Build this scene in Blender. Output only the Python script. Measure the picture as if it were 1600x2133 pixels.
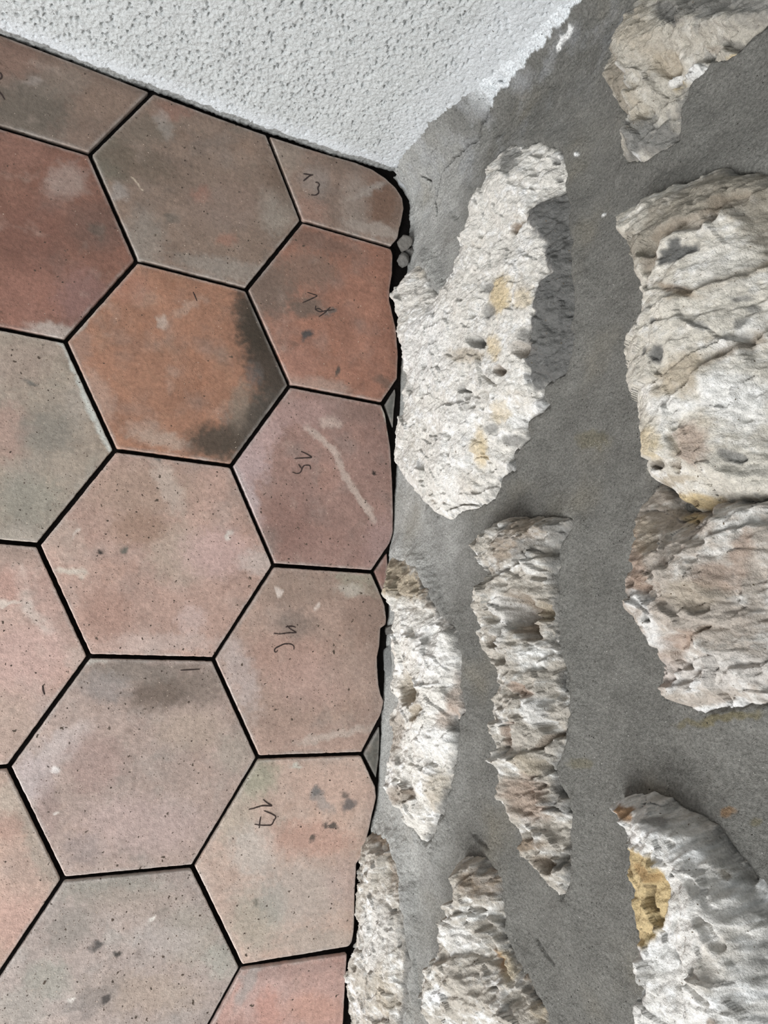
import bpy, bmesh, math
import numpy as np
from mathutils import Matrix, Vector

# ------------------------------------------------------------------ scene, camera, world, lights
for o in list(bpy.data.objects): bpy.data.objects.remove(o)
scn = bpy.context.scene; COL = scn.collection
CAM_POS = (-0.10691, -0.25534, 0.75488)
CAM_ROWS = [[0.898584, 0.058697, 0.434858], [0.11567, -0.987647, -0.105706], [0.423281, 0.145285, -0.894273]]
FOCAL = 1450.0

cam = bpy.data.objects.new('camera', bpy.data.cameras.new('camera')); COL.objects.link(cam)
cam.data.sensor_fit = 'VERTICAL'; cam.data.sensor_height = 36.; cam.data.lens = FOCAL / 2133. * 36.
cam.data.clip_start = .01
rx, ry, rz = (Vector(r) for r in CAM_ROWS)
M = Matrix((rx, -ry, -rz)).transposed().to_4x4(); M.translation = Vector(CAM_POS)
cam.matrix_world = M; scn.camera = cam
vs = scn.view_settings; vs.view_transform = 'Standard'; vs.look = 'None'; vs.gamma = 1.; vs.use_curve_mapping = False
vs.exposure = .16
w = bpy.data.worlds.new('world'); scn.world = w; w.use_nodes = True
bg = w.node_tree.nodes['Background']; bg.inputs[0].default_value = (.93, .97, 1., 1); bg.inputs[1].default_value = .35
def area(name, loc, target, sx, sy, power, color):
    l = bpy.data.lights.new(name, 'AREA'); l.shape = 'RECTANGLE'; l.size = sx; l.size_y = sy; l.energy = power; l.color = color
    o = bpy.data.objects.new(name, l); COL.objects.link(o); o.location = loc
    o.rotation_euler = (Vector(target) - Vector(loc)).to_track_quat('-Z', 'Y').to_euler()
    return o
area('window_daylight', (-1.75, -2.1, .88), (.1, .0, .15), 1.2, 1.4, 108., (.985, .99, 1.))

# ------------------------------------------------------------------ numeric helpers
def _hash(ix, iy, seed):
    h = (ix.astype(np.int64) * 374761393 + iy.astype(np.int64) * 668265263 + seed * 974634521) & 0xffffffff
    h = ((h ^ (h >> 13)) * 1274126177) & 0xffffffff
    h = ((h ^ (h >> 16)) * 2246822519) & 0xffffffff
    return ((h ^ (h >> 15)) & 0xffffff) / float(0x1000000)

def gnoise(x, y, seed=0):
    """2D gradient noise, about -1..1"""
    x0 = np.floor(x); y0 = np.floor(y); fx = x - x0; fy = y - y0
    ux = fx * fx * fx * (fx * (fx * 6 - 15) + 10); uy = fy * fy * fy * (fy * (fy * 6 - 15) + 10)
    def g(dx, dy):
        a = _hash(x0 + dx, y0 + dy, seed) * 6.2831853
        return np.cos(a) * (fx - dx) + np.sin(a) * (fy - dy)
    a = g(0, 0); b = g(1, 0); c = g(0, 1); d = g(1, 1)
    return 1.5 * ((a + (b - a) * ux) * (1 - uy) + (c + (d - c) * ux) * uy)

def fbm(x, y, size, octv=4, seed=0, gain=.5, ridged=False):
    """size = feature size in metres"""
    s = 0; a = 1; n = 0; f = 1. / size
    for o in range(octv):
        v = gnoise(x * f + o * 17.3, y * f - o * 9.7, seed + o * 31)
        if ridged: v = 1 - 2 * np.abs(v)
        s = s + a * v; n += a; a *= gain; f *= 2.03
    return s / n

def worley(x, y, size, seed=0):
    """f1, f2, cell random a / b, offset to nearest centre"""
    X = x / size; Y = y / size; ix = np.floor(X); iy = np.floor(Y)
    f1 = np.full(X.shape, 9.); f2 = np.full(X.shape, 9.)
    ra = np.zeros(X.shape); rb = np.zeros(X.shape); ox = np.zeros(X.shape); oy = np.zeros(X.shape)
    for dx in (-1, 0, 1):
        for dy in (-1, 0, 1):
            cx = ix + dx; cy = iy + dy
            px = cx + _hash(cx, cy, seed); py = cy + _hash(cx, cy, seed + 7)
            vx = X - px; vy = Y - py; d = np.sqrt(vx * vx + vy * vy)
            near = d < f1
            f2 = np.where(near, f1, np.minimum(f2, d))
            ra = np.where(near, _hash(cx, cy, seed + 13), ra); rb = np.where(near, _hash(cx, cy, seed + 19), rb)
            ox = np.where(near, vx, ox); oy = np.where(near, vy, oy)
            f1 = np.where(near, d, f1)
    return f1, f2, ra, rb, ox, oy

def sstep(a, b, x):
    t = np.clip((x - a) / (b - a), 0, 1)
    return t * t * (3 - 2 * t)

def seg_dist(px, py, ax, ay, bx, by):
    dx, dy = bx - ax, by - ay; L = dx * dx + dy * dy + 1e-14
    t = np.clip(((px - ax) * dx + (py - ay) * dy) / L, 0, 1)
    return np.hypot(px - ax - t * dx, py - ay - t * dy)

def inside(px, py, poly):
    c = np.zeros(px.shape, bool); n = len(poly)
    for i in range(n):
        ax, ay = poly[i]; bx, by = poly[i - 1]
        if ay == by: continue
        c ^= ((ay > py) != (by > py)) & (px < (bx - ax) * (py - ay) / (by - ay) + ax)
    return c

def poly_sdf(px, py, poly):
    """positive inside"""
    d = np.full(px.shape, 9.); n = len(poly)
    for i in range(n):
        d = np.minimum(d, seg_dist(px, py, *poly[i - 1], *poly[i]))
    return np.where(inside(px, py, poly), d, -d)

def wall_lean(z):
    """the mortar bed sits further back higher up, between the bulging stones"""
    return -.018 * sstep(.07, .30, z)

def stone_profile(py, pz, st):
    """signed distance to the outline and the smooth dome height of one stone (before roughness)"""
    poly = st['outline']; n = len(poly); H = st['H']
    area = sum(poly[i - 1][0] * poly[i][1] - poly[i][0] * poly[i - 1][1] for i in range(n))
    h = np.full(py.shape, H); d = np.full(py.shape, 9.)
    for i in range(n):
        (ay, az), (by, bz) = poly[i - 1], poly[i]
        ey, ez = by - ay, bz - az; L = math.hypot(ey, ez) + 1e-9
        nz = (-ey / L) * (1 if area > 0 else -1)          # outward normal, upward share
        m = min(1, max(0, .5 + .62 * nz))
        w = st['wlo'] + (st['whi'] - st['wlo']) * m
        e = seg_dist(py, pz, ay, az, by, bz); t = np.clip(e / w, 0, 1)
        d = np.minimum(d, e)
        h = np.minimum(h, H * ((1 - m) * np.sqrt(np.clip(1 - (1 - t) ** 2, 0, 1)) + m * np.sin(1.5708 * t)))
    ins = inside(py, pz, poly)
    d = np.where(ins, d, -d)
    return d, np.where(ins, h, 1.4 * d) + wall_lean(pz)

# ------------------------------------------------------------------ measured layout, metres
# wall surfaces: the stone wall is the plane x = WX (h grows towards -x), the plaster the plane y = PY; floor top z = 0
WX, PY = .265, .307
STONES = [
  {'name': 'stone', 'label': 'large cream limestone, pitted, with grey mortar smeared over its upper edge', 'H': 0.026, 'wlo': 0.016, 'whi': 0.06, 'rough': 0.75, 'facet': 0.6, 'pits': 0.5, 'stri': (-0.65, 1.0), 'tone': 'cream', 'seed': 3, 'outline': [(0.2062, 0.2636), (0.1816, 0.2872), (0.1585, 0.2975), (0.1305, 0.3008), (0.1002, 0.3053), (0.0661, 0.3098), (0.0295, 0.3119), (-0.0049, 0.3104), (-0.0269, 0.3115), (-0.045, 0.3006), (-0.0483, 0.2772), (-0.0691, 0.2829), (-0.0755, 0.2556), (-0.0934, 0.2601), (-0.1016, 0.2349), (-0.119, 0.2408), (-0.1242, 0.2188), (-0.1428, 0.2117), (-0.1462, 0.1832), (-0.1471, 0.1561), (-0.1565, 0.1385), (-0.1462, 0.114), (-0.1258, 0.0865), (-0.1022, 0.0541), (-0.0763, 0.035), (-0.0421, 0.0382), (-0.0208, 0.0468), (0.0085, 0.0358), (0.0199, 0.0481), (0.0599, 0.0346), (0.0937, 0.0254), (0.1387, 0.0066), (0.1634, 0.0262), (0.179, 0.0393), (0.1585, 0.0614), (0.1324, 0.0765), (0.115, 0.0928), (0.1154, 0.1122), (0.1232, 0.1296), (0.1375, 0.1489), (0.1668, 0.1584), (0.1888, 0.1651), (0.2006, 0.1821), (0.2231, 0.1847), (0.2291, 0.2079), (0.2198, 0.2363)], 'feats': [('P', [(0.1253, 0.2617), (0.1325, 0.2694), (0.1336, 0.2857), (0.1339, 0.302), (0.0713, 0.313), (-0.009, 0.3159), (-0.0538, 0.3169), (-0.0502, 0.284), (-0.0428, 0.275), (-0.0499, 0.2646), (-0.0359, 0.2584), (0.0005, 0.2673), (0.0264, 0.272), (0.0489, 0.2748), (0.0541, 0.2877), (0.0763, 0.2775), (0.0838, 0.2833), (0.0976, 0.2704), (0.1165, 0.2595)], -0.002, 'md', 0.95, 0.0036), ('P', [(-0.0549, 0.2671), (-0.0507, 0.2863), (-0.0884, 0.2845), (-0.1182, 0.2436), (-0.1444, 0.2134), (-0.1193, 0.2274), (-0.0985, 0.2429)], 0, 'm', 0.9, 0.0063), ('E', [0.2011, 0.2224], [34.6, 83.3, -56.9, -25.7], 0, 'm', 0.8), ('E', [-0.0745, 0.2622], [-206.7, 86.4, -68.6, -121.8], 0, 'm', 0.8), ('E', [-0.0966, 0.2435], [-133.1, 149.8, -217.7, -19.2], 0, 'm', 0.7), ('E', [-0.0635, 0.2638], [-42.2, 89.8, -171.9, -36.8], 0, 'w', 0.6), ('E', [-0.0721, 0.2415], [-10.9, 104.5, -140.2, -16.1], 0, 'w', 0.5), ('E', [0.1163, 0.2441], [87.4, 101.0, -197.0, 46.7], 0.009, 'b', 0.9), ('E', [0.1081, 0.2085], [15.5, 241.9, -389.4, -167.6], 0.005, None, 0.8), ('E', [0.0948, 0.2376], [180.2, 282.4, -429.4, -19.5], 0.004, None, 0.8), ('E', [0.0728, 0.2291], [109.9, 229.0, -469.3, -78.4], 0.005, None, 0.8), ('E', [0.0557, 0.1966], [-103.4, 296.2, -160.2, -87.1], 0.005, None, 0.8), ('E', [0.1686, 0.2809], [59.0, 253.1, -228.2, -100.5], 0.003, 'm', 0.8), ('E', [0.1503, 0.2824], [13.3, 388.6, -411.2, -141.7], 0.003, 'm', 0.8), ('E', [0.0164, 0.1968], [-45.6, 46.4, -127.1, -88.9], 0.016, 'm', 0.5), ('E', [-0.0092, 0.259], [-20.7, 71.6, -128.8, -37.6], 0.017, 'b', 0.4), ('E', [-0.0229, 0.2319], [-45.5, 93.3, -202.3, -107.5], 0.01, 'b', 0.6), ('E', [-0.0263, 0.1756], [9.6, 122.7, -248.1, -61.5], 0.009, 'm', 0.5), ('E', [-0.0488, 0.1954], [14.7, 205.1, -341.9, -76.5], 0.006, None, 0.8), ('E', [-0.0534, 0.208], [-39.7, 407.5, -535.7, -107.6], 0.005, None, 0.8), ('E', [-0.0453, 0.0883], [-104.1, 155.7, -217.9, -87.6], 0.006, None, 0.8), ('E', [-0.1253, 0.1238], [-170.1, 357.3, -294.8, -27.8], 0.005, None, 0.8), ('E', [-0.0, 0.0721], [57.3, 132.0, -131.8, -25.0], 0.005, 'm', 0.5), ('E', [-0.057, 0.2611], [-48.5, 449.9, -456.5, -77.1], 0.004, None, 0.8), ('E', [-0.1112, 0.1113], [27.0, 258.0, -477.8, -68.1], 0.004, None, 0.8), ('L', [(-0.1441, 0.1377), (-0.1407, 0.1531), (-0.1414, 0.1711), (-0.1437, 0.1837)], 0.0018, 0.008, None, 0.8), ('L', [(0.0001, 0.1979), (-0.0188, 0.2039), (-0.0362, 0.2273), (-0.0467, 0.2224)], 0.0018, 0.005, None, 0.8), ('L', [(0.1763, 0.2579), (0.1646, 0.2593)], 0.00135, 0.004, None, 0.8), ('E', [0.0536, 0.2294], [-12.5, 56.6, -50.7, -25.7], 0, 'o', 0.75), ('E', [0.0378, 0.2592], [4.2, 87.7, -106.5, -34.8], 0, 'o', 0.45), ('E', [0.0033, 0.2217], [5.3, 86.6, -79.7, -25.2], 0, 'o', 0.6), ('E', [0.0081, 0.178], [2.6, 34.0, -130.9, -40.3], 0, 't', 0.6), ('E', [-0.0911, 0.1982], [-11.5, 120.2, -53.7, -5.6], 0, 'o', 0.75), ('E', [-0.0611, 0.2261], [34.4, 84.3, -101.5, 46.6], 0, 'o', 0.45), ('E', [-0.1217, 0.1789], [-7.1, 76.6, -70.2, -8.1], 0, 't', 0.4), ('E', [0.0686, 0.2094], [6.3, 97.7, -165.2, -62.7], 0.001, 'm', 0.75), ('E', [0.0423, 0.2132], [6.1, 96.0, -126.0, -46.2], 0.001, 'm', 0.75), ('E', [0.0012, 0.2648], [4.6, 99.7, -155.8, -43.4], 0, 'm', 0.8), ('E', [-0.0738, 0.2139], [-37.6, 134.4, -186.5, -28.3], 0, 'm', 0.7), ('E', [-0.0886, 0.2332], [-45.1, 66.6, -169.4, -29.6], 0, 'm', 0.75), ('E', [-0.1228, 0.2232], [-169.0, 84.3, -95.6, -95.2], 0, 'm', 0.8), ('E', [0.1619, 0.0528], [32.1, 67.8, -62.1, -13.5], 0, 't', 0.4), ('E', [0.0423, 0.1022], [-1.2, 18.8, -20.2, -6.6], 0, 'w', 0.4), ('E', [-0.0845, 0.168], [-6.0, 31.3, -16.7, -4.8], 0, 'w', 0.25)]},
  {'name': 'stone', 'label': 'long narrow pale limestone beside the tile marked 16', 'H': 0.02, 'wlo': 0.012, 'whi': 0.05, 'rough': 1.0, 'facet': 1.1, 'pits': 0.5, 'stri': (0, 1), 'tone': 'cream', 'seed': 11, 'outline': [(-0.1812, 0.0069), (-0.191, 0.0434), (-0.2058, 0.0791), (-0.2321, 0.1062), (-0.2564, 0.1342), (-0.2659, 0.1585), (-0.2878, 0.1659), (-0.3151, 0.1684), (-0.3389, 0.1764), (-0.3518, 0.1649), (-0.3645, 0.1694), (-0.3878, 0.1637), (-0.4062, 0.1605), (-0.4318, 0.1549), (-0.4543, 0.1452), (-0.4737, 0.1343), (-0.4799, 0.1228), (-0.474, 0.103), (-0.4636, 0.082), (-0.4482, 0.0577), (-0.4211, 0.0458), (-0.3994, 0.0537), (-0.3653, 0.0445), (-0.3479, 0.0588), (-0.3347, 0.0404), (-0.3022, 0.0507), (-0.276, 0.0498), (-0.2387, 0.0328), (-0.2107, 0.0205)], 'feats': [('P', [(-0.1797, -0.0077), (-0.1909, 0.0423), (-0.2084, 0.0813), (-0.232, 0.1065), (-0.2381, 0.0835), (-0.2335, 0.0425)], 0, 't', 0.9, 0.0063), ('P', [(-0.2084, 0.0785), (-0.2553, 0.1332), (-0.2697, 0.145), (-0.2436, 0.1051)], 0, 'b', 0.6, 0.0054), ('E', [-0.3328, 0.0913], [30.4, 41.8, -50.9, 15.3], 0.016, 't', 0.75), ('E', [-0.3521, 0.1163], [-74.3, 94.0, -93.8, -11.4], 0.006, 't', 0.8), ('L', [(-0.3198, 0.1066), (-0.3269, 0.1163), (-0.3201, 0.146)], 0.0018, -0.003, 'w', 0.5), ('E', [-0.3272, 0.1631], [10.2, 127.5, -43.9, 5.6], 0, 'p', 0.6), ('E', [-0.3493, 0.1573], [-27.6, 118.7, -84.4, 12.4], 0, 'p', 0.6), ('E', [-0.379, 0.0694], [-13.4, 51.1, -40.0, 3.8], 0, 'b', 0.5), ('E', [-0.4309, 0.1065], [18.3, 160.3, -239.6, 55.8], -0.004, 'm', 0.8), ('E', [-0.4374, 0.091], [33.4, 32.8, -97.3, 42.1], 0.002, 'b', 0.6), ('E', [-0.4225, 0.1424], [-5.5, 71.2, -52.7, 11.1], 0, 't', 0.55), ('E', [-0.4393, 0.152], [-20.1, 87.1, -58.0, 12.1], 0, 'm', 0.75), ('E', [-0.4649, 0.1338], [-19.3, 83.9, -99.1, 24.3], 0, 'm', 0.75), ('E', [-0.2862, 0.1306], [10.0, 37.4, -29.6, 2.3], 0, 'w', 0.35), ('E', [-0.3741, 0.1389], [3.4, 35.5, -73.0, 12.2], 0, 'w', 0.4), ('E', [-0.3673, 0.1243], [-119.0, 167.2, -87.7, -16.5], 0.005, None, 0.8), ('E', [-0.4036, 0.1055], [-9.1, 135.8, -353.6, 73.2], 0.004, None, 0.8), ('E', [-0.3973, 0.137], [-101.4, 153.4, -364.9, -114.7], 0.004, None, 0.8)]},  # the brown strip on its front edge is painted shade
  {'name': 'stone', 'label': 'tall rough limestone riddled with holes between two broad mortar joints', 'H': 0.042, 'wlo': 0.016, 'whi': 0.05, 'rough': 1.7, 'facet': 1.0, 'pits': 1.3, 'stri': (0, 1), 'tone': 'grey', 'seed': 23, 'outline': [(-0.1601, 0.2761), (-0.1626, 0.3003), (-0.1732, 0.3191), (-0.1893, 0.307), (-0.2149, 0.2983), (-0.2504, 0.2994), (-0.2697, 0.3023), (-0.2956, 0.311), (-0.3244, 0.3173), (-0.3513, 0.3097), (-0.3671, 0.3034), (-0.3825, 0.315), (-0.3982, 0.3223), (-0.4263, 0.3209), (-0.4478, 0.3183), (-0.4634, 0.3128), (-0.4712, 0.3107), (-0.4616, 0.3101), (-0.4536, 0.297), (-0.4449, 0.2758), (-0.4306, 0.2757), (-0.4172, 0.2714), (-0.4021, 0.2584), (-0.3752, 0.26), (-0.354, 0.2495), (-0.3353, 0.2434), (-0.2988, 0.2465), (-0.2711, 0.2319), (-0.2375, 0.2247), (-0.216, 0.2287), (-0.1899, 0.195), (-0.1725, 0.2131), (-0.1604, 0.2323), (-0.158, 0.2544)], 'feats': [('F', [(-0.2295, 0.241), (-0.2086, 0.268), (-0.1995, 0.2943)], 0.025, -0.007), ('F', [(-0.2988, 0.1958), (-0.3106, 0.2812), (-0.3312, 0.296), (-0.3213, 0.313)], 0.025, 0.007), ('F', [(-0.3863, 0.2136), (-0.3595, 0.2828), (-0.3445, 0.306)], 0.025, -0.006), ('F', [(-0.4394, 0.229), (-0.4031, 0.2982), (-0.3993, 0.3175)], 0.025, 0.007), ('P', [(-0.1789, 0.2553), (-0.164, 0.252), (-0.1559, 0.2482), (-0.1584, 0.2718), (-0.1802, 0.2961), (-0.1922, 0.2791), (-0.2088, 0.257), (-0.2126, 0.2428)], 0, 'b', 0.55, 0.0063), ('P', [(-0.1721, 0.2958), (-0.1675, 0.3191), (-0.1909, 0.3089), (-0.1917, 0.2928)], 0, 'm', 0.8, 0.0054), ('E', [-0.1943, 0.2792], [9.7, 72.8, -127.4, 55.1], 0, 'm', 0.6), ('E', [-0.2455, 0.2744], [4.2, 86.6, -62.5, 4.0], 0.019, 'b', 0.6), ('E', [-0.2624, 0.2809], [45.7, 134.4, -97.3, 54.1], 0.016, 'b', 0.5), ('E', [-0.2458, 0.2893], [7.5, 201.1, -126.2, 12.5], 0.013, 't', 0.7), ('E', [-0.2729, 0.2553], [9.8, 158.9, -155.5, 10.7], 0.014, 'b', 0.4), ('E', [-0.2176, 0.2864], [-20.6, 212.5, -411.2, -76.4], 0.006, None, 0.8), ('E', [-0.3456, 0.2728], [-44.6, 263.6, -87.8, 14.5], 0.005, 'p', 0.7), ('E', [-0.3473, 0.2957], [16.6, 117.9, -305.4, 322.5], 0.007, 'b', 0.6), ('E', [-0.3379, 0.2738], [37.2, 106.7, -628.6, 263.7], 0.006, None, 0.8), ('E', [-0.3097, 0.2824], [-30.0, 98.7, -188.7, -85.1], 0.004, 'p', 0.75), ('E', [-0.3005, 0.3047], [-12.2, 155.3, -109.9, -81.4], 0.004, 'md', 0.85), ('E', [-0.3669, 0.2876], [6.7, 158.5, -96.6, 17.2], -0.004, 't', 0.6), ('E', [-0.3814, 0.2931], [224.0, 410.9, -285.7, 54.3], 0.008, None, 0.8), ('E', [-0.3667, 0.2953], [14.2, 398.6, -169.8, 30.2], 0.009, None, 0.8), ('E', [-0.382, 0.3072], [73.7, 145.4, -145.1, 27.6], 0.006, 'md', 0.8), ('E', [-0.3932, 0.2868], [21.6, 72.0, -58.7, 13.0], 0.003, 'p', 0.7), ('E', [-0.428, 0.2867], [11.7, 58.8, -234.2, 81.9], 0, 'b', 0.7), ('E', [-0.4389, 0.3008], [-36.0, 125.9, -148.8, -56.0], 0.015, 'b', 0.5), ('E', [-0.435, 0.3103], [8.0, 249.0, -145.1, 33.6], 0.004, 'm', 0.7), ('E', [-0.4747, 0.2977], [4.1, 126.8, -238.7, 90.5], 0, 'm', 0.8), ('E', [-0.3957, 0.3093], [28.9, 109.2, -181.4, 36.6], 0.004, 'md', 0.65), ('E', [-0.2535, 0.2623], [6.6, 114.7, -41.3, 2.9], 0, 'w', 0.4), ('E', [-0.3244, 0.2914], [5.1, 116.0, -89.2, 12.6], -0.004, 'w', 0.5), ('E', [-0.2503, 0.2995], [13.4, 459.7, -36.4, 3.8], 0, 'm', 0.7), ('E', [-0.4204, 0.3169], [7.9, 289.3, -32.1, 7.1], 0, 'm', 0.7)]},
  {'name': 'stone', 'label': 'narrow pale limestone at the foot of the wall beside the tile marked 17', 'H': 0.02, 'wlo': 0.012, 'whi': 0.05, 'rough': 1.15, 'facet': 0.7, 'pits': 0.6, 'stri': (0, 1), 'tone': 'grey', 'seed': 31, 'outline': [(-0.5022, 0.0013), (-0.4949, 0.0389), (-0.5107, 0.0639), (-0.5342, 0.0785), (-0.5663, 0.0911), (-0.5995, 0.0974), (-0.6314, 0.0951), (-0.6776, 0.0981), (-0.7305, -0.0067), (-0.671, -0.0141), (-0.6372, -0.0048), (-0.6057, -0.0005), (-0.5773, -0.005), (-0.5357, -0.0022), (-0.5141, -0.0051)], 'feats': [('E', [-0.499, 0.0292], [46.4, 24.7, -135.5, 20.8], 0, 'b', 0.7), ('E', [-0.5213, 0.06], [63.2, 111.8, -32.3, 14.5], 0, 'b', 0.5), ('E', [-0.5693, 0.0824], [26.6, 223.8, -36.9, 11.2], 0, 'm', 0.5), ('E', [-0.5575, 0.071], [44.8, 356.3, -433.5, 138.2], 0.006, None, 0.8), ('E', [-0.5901, 0.0215], [20.1, 130.6, -205.9, 81.5], 0.005, None, 0.8), ('E', [-0.585, 0.0832], [54.3, 449.4, -223.5, 70.3], 0.005, None, 0.8), ('E', [-0.5901, 0.0487], [4.8, 33.3, -26.7, 10.6], 0, 'w', 0.35), ('E', [-0.6551, 0.034], [24.7, 161.7, -153.3, 72.7], 0.005, None, 0.8), ('E', [-0.6239, 0.0922], [-15.3, 210.9, -27.7, 10.4], 0, 'm', 0.7), ('E', [-0.6334, 0.0671], [10.3, 76.6, -37.2, 15.1], 0, 't', 0.4)]},
  {'name': 'stone', 'label': 'rough pointed limestone rising from the bottom, with a small rusty spot', 'H': 0.036, 'wlo': 0.016, 'whi': 0.06, 'rough': 1.6, 'facet': 1.2, 'pits': 0.9, 'stri': (0.5, 1), 'tone': 'grey', 'seed': 41, 'outline': [(-0.473, 0.1829), (-0.4613, 0.2149), (-0.4682, 0.2364), (-0.485, 0.2433), (-0.5068, 0.2455), (-0.5186, 0.2531), (-0.5271, 0.2674), (-0.5369, 0.2848), (-0.5468, 0.2996), (-0.5654, 0.3146), (-0.6372, 0.166), (-0.6005, 0.1606), (-0.5897, 0.1582), (-0.5579, 0.1666), (-0.529, 0.1787), (-0.5121, 0.1822), (-0.4914, 0.1975), (-0.4844, 0.1908)], 'feats': [('F', [(-0.5468, 0.1419), (-0.5042, 0.2148), (-0.5029, 0.2333), (-0.5103, 0.2466)], 0.03, -0.007), ('F', [(-0.5594, 0.1798), (-0.5363, 0.2184), (-0.5347, 0.2445), (-0.5406, 0.2732)], 0.03, -0.006), ('F', [(-0.5167, 0.2234), (-0.5324, 0.2512), (-0.5473, 0.2808)], 0.03, 0.006), ('E', [-0.4764, 0.2233], [21.5, 68.5, -74.5, 18.2], 0, 'b', 0.65), ('E', [-0.5241, 0.1527], [84.4, 0.2, -96.0, 52.7], 0, 'b', 0.5), ('L', [(-0.4951, 0.2196), (-0.5033, 0.2179), (-0.5107, 0.2184)], 0.0018, 0.006, None, 0.8), ('E', [-0.5302, 0.245], [144.4, 218.0, -130.1, 35.2], 0, 'r', 0.7), ('E', [-0.5315, 0.2538], [113.6, 101.3, -95.3, 31.8], 0, 'o', 0.4), ('E', [-0.579, 0.1919], [-23.8, 72.5, -123.0, 54.3], 0, 'w', 0.95), ('E', [-0.5489, 0.248], [231.3, 178.3, -535.1, 212.3], 0.006, None, 0.8), ('E', [-0.5358, 0.2796], [207.2, 117.9, -33.2, 45.0], 0, 'b', 0.7), ('E', [-0.5492, 0.2912], [72.7, 113.6, -130.6, 45.1], 0, 't', 0.7), ('E', [-0.5201, 0.237], [169.1, 184.5, -87.7, 107.8], 0.005, None, 0.8), ('E', [-0.518, 0.2503], [75.5, 258.3, -288.7, 75.4], 0.005, None, 0.8), ('L', [(-0.4979, 0.2238), (-0.5087, 0.232), (-0.5148, 0.2424)], 0.0027, 0.004, None, 0.8), ('E', [-0.525, 0.2138], [22.4, 61.5, -77.6, 21.6], 0, 'w', 0.35)]},
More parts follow.
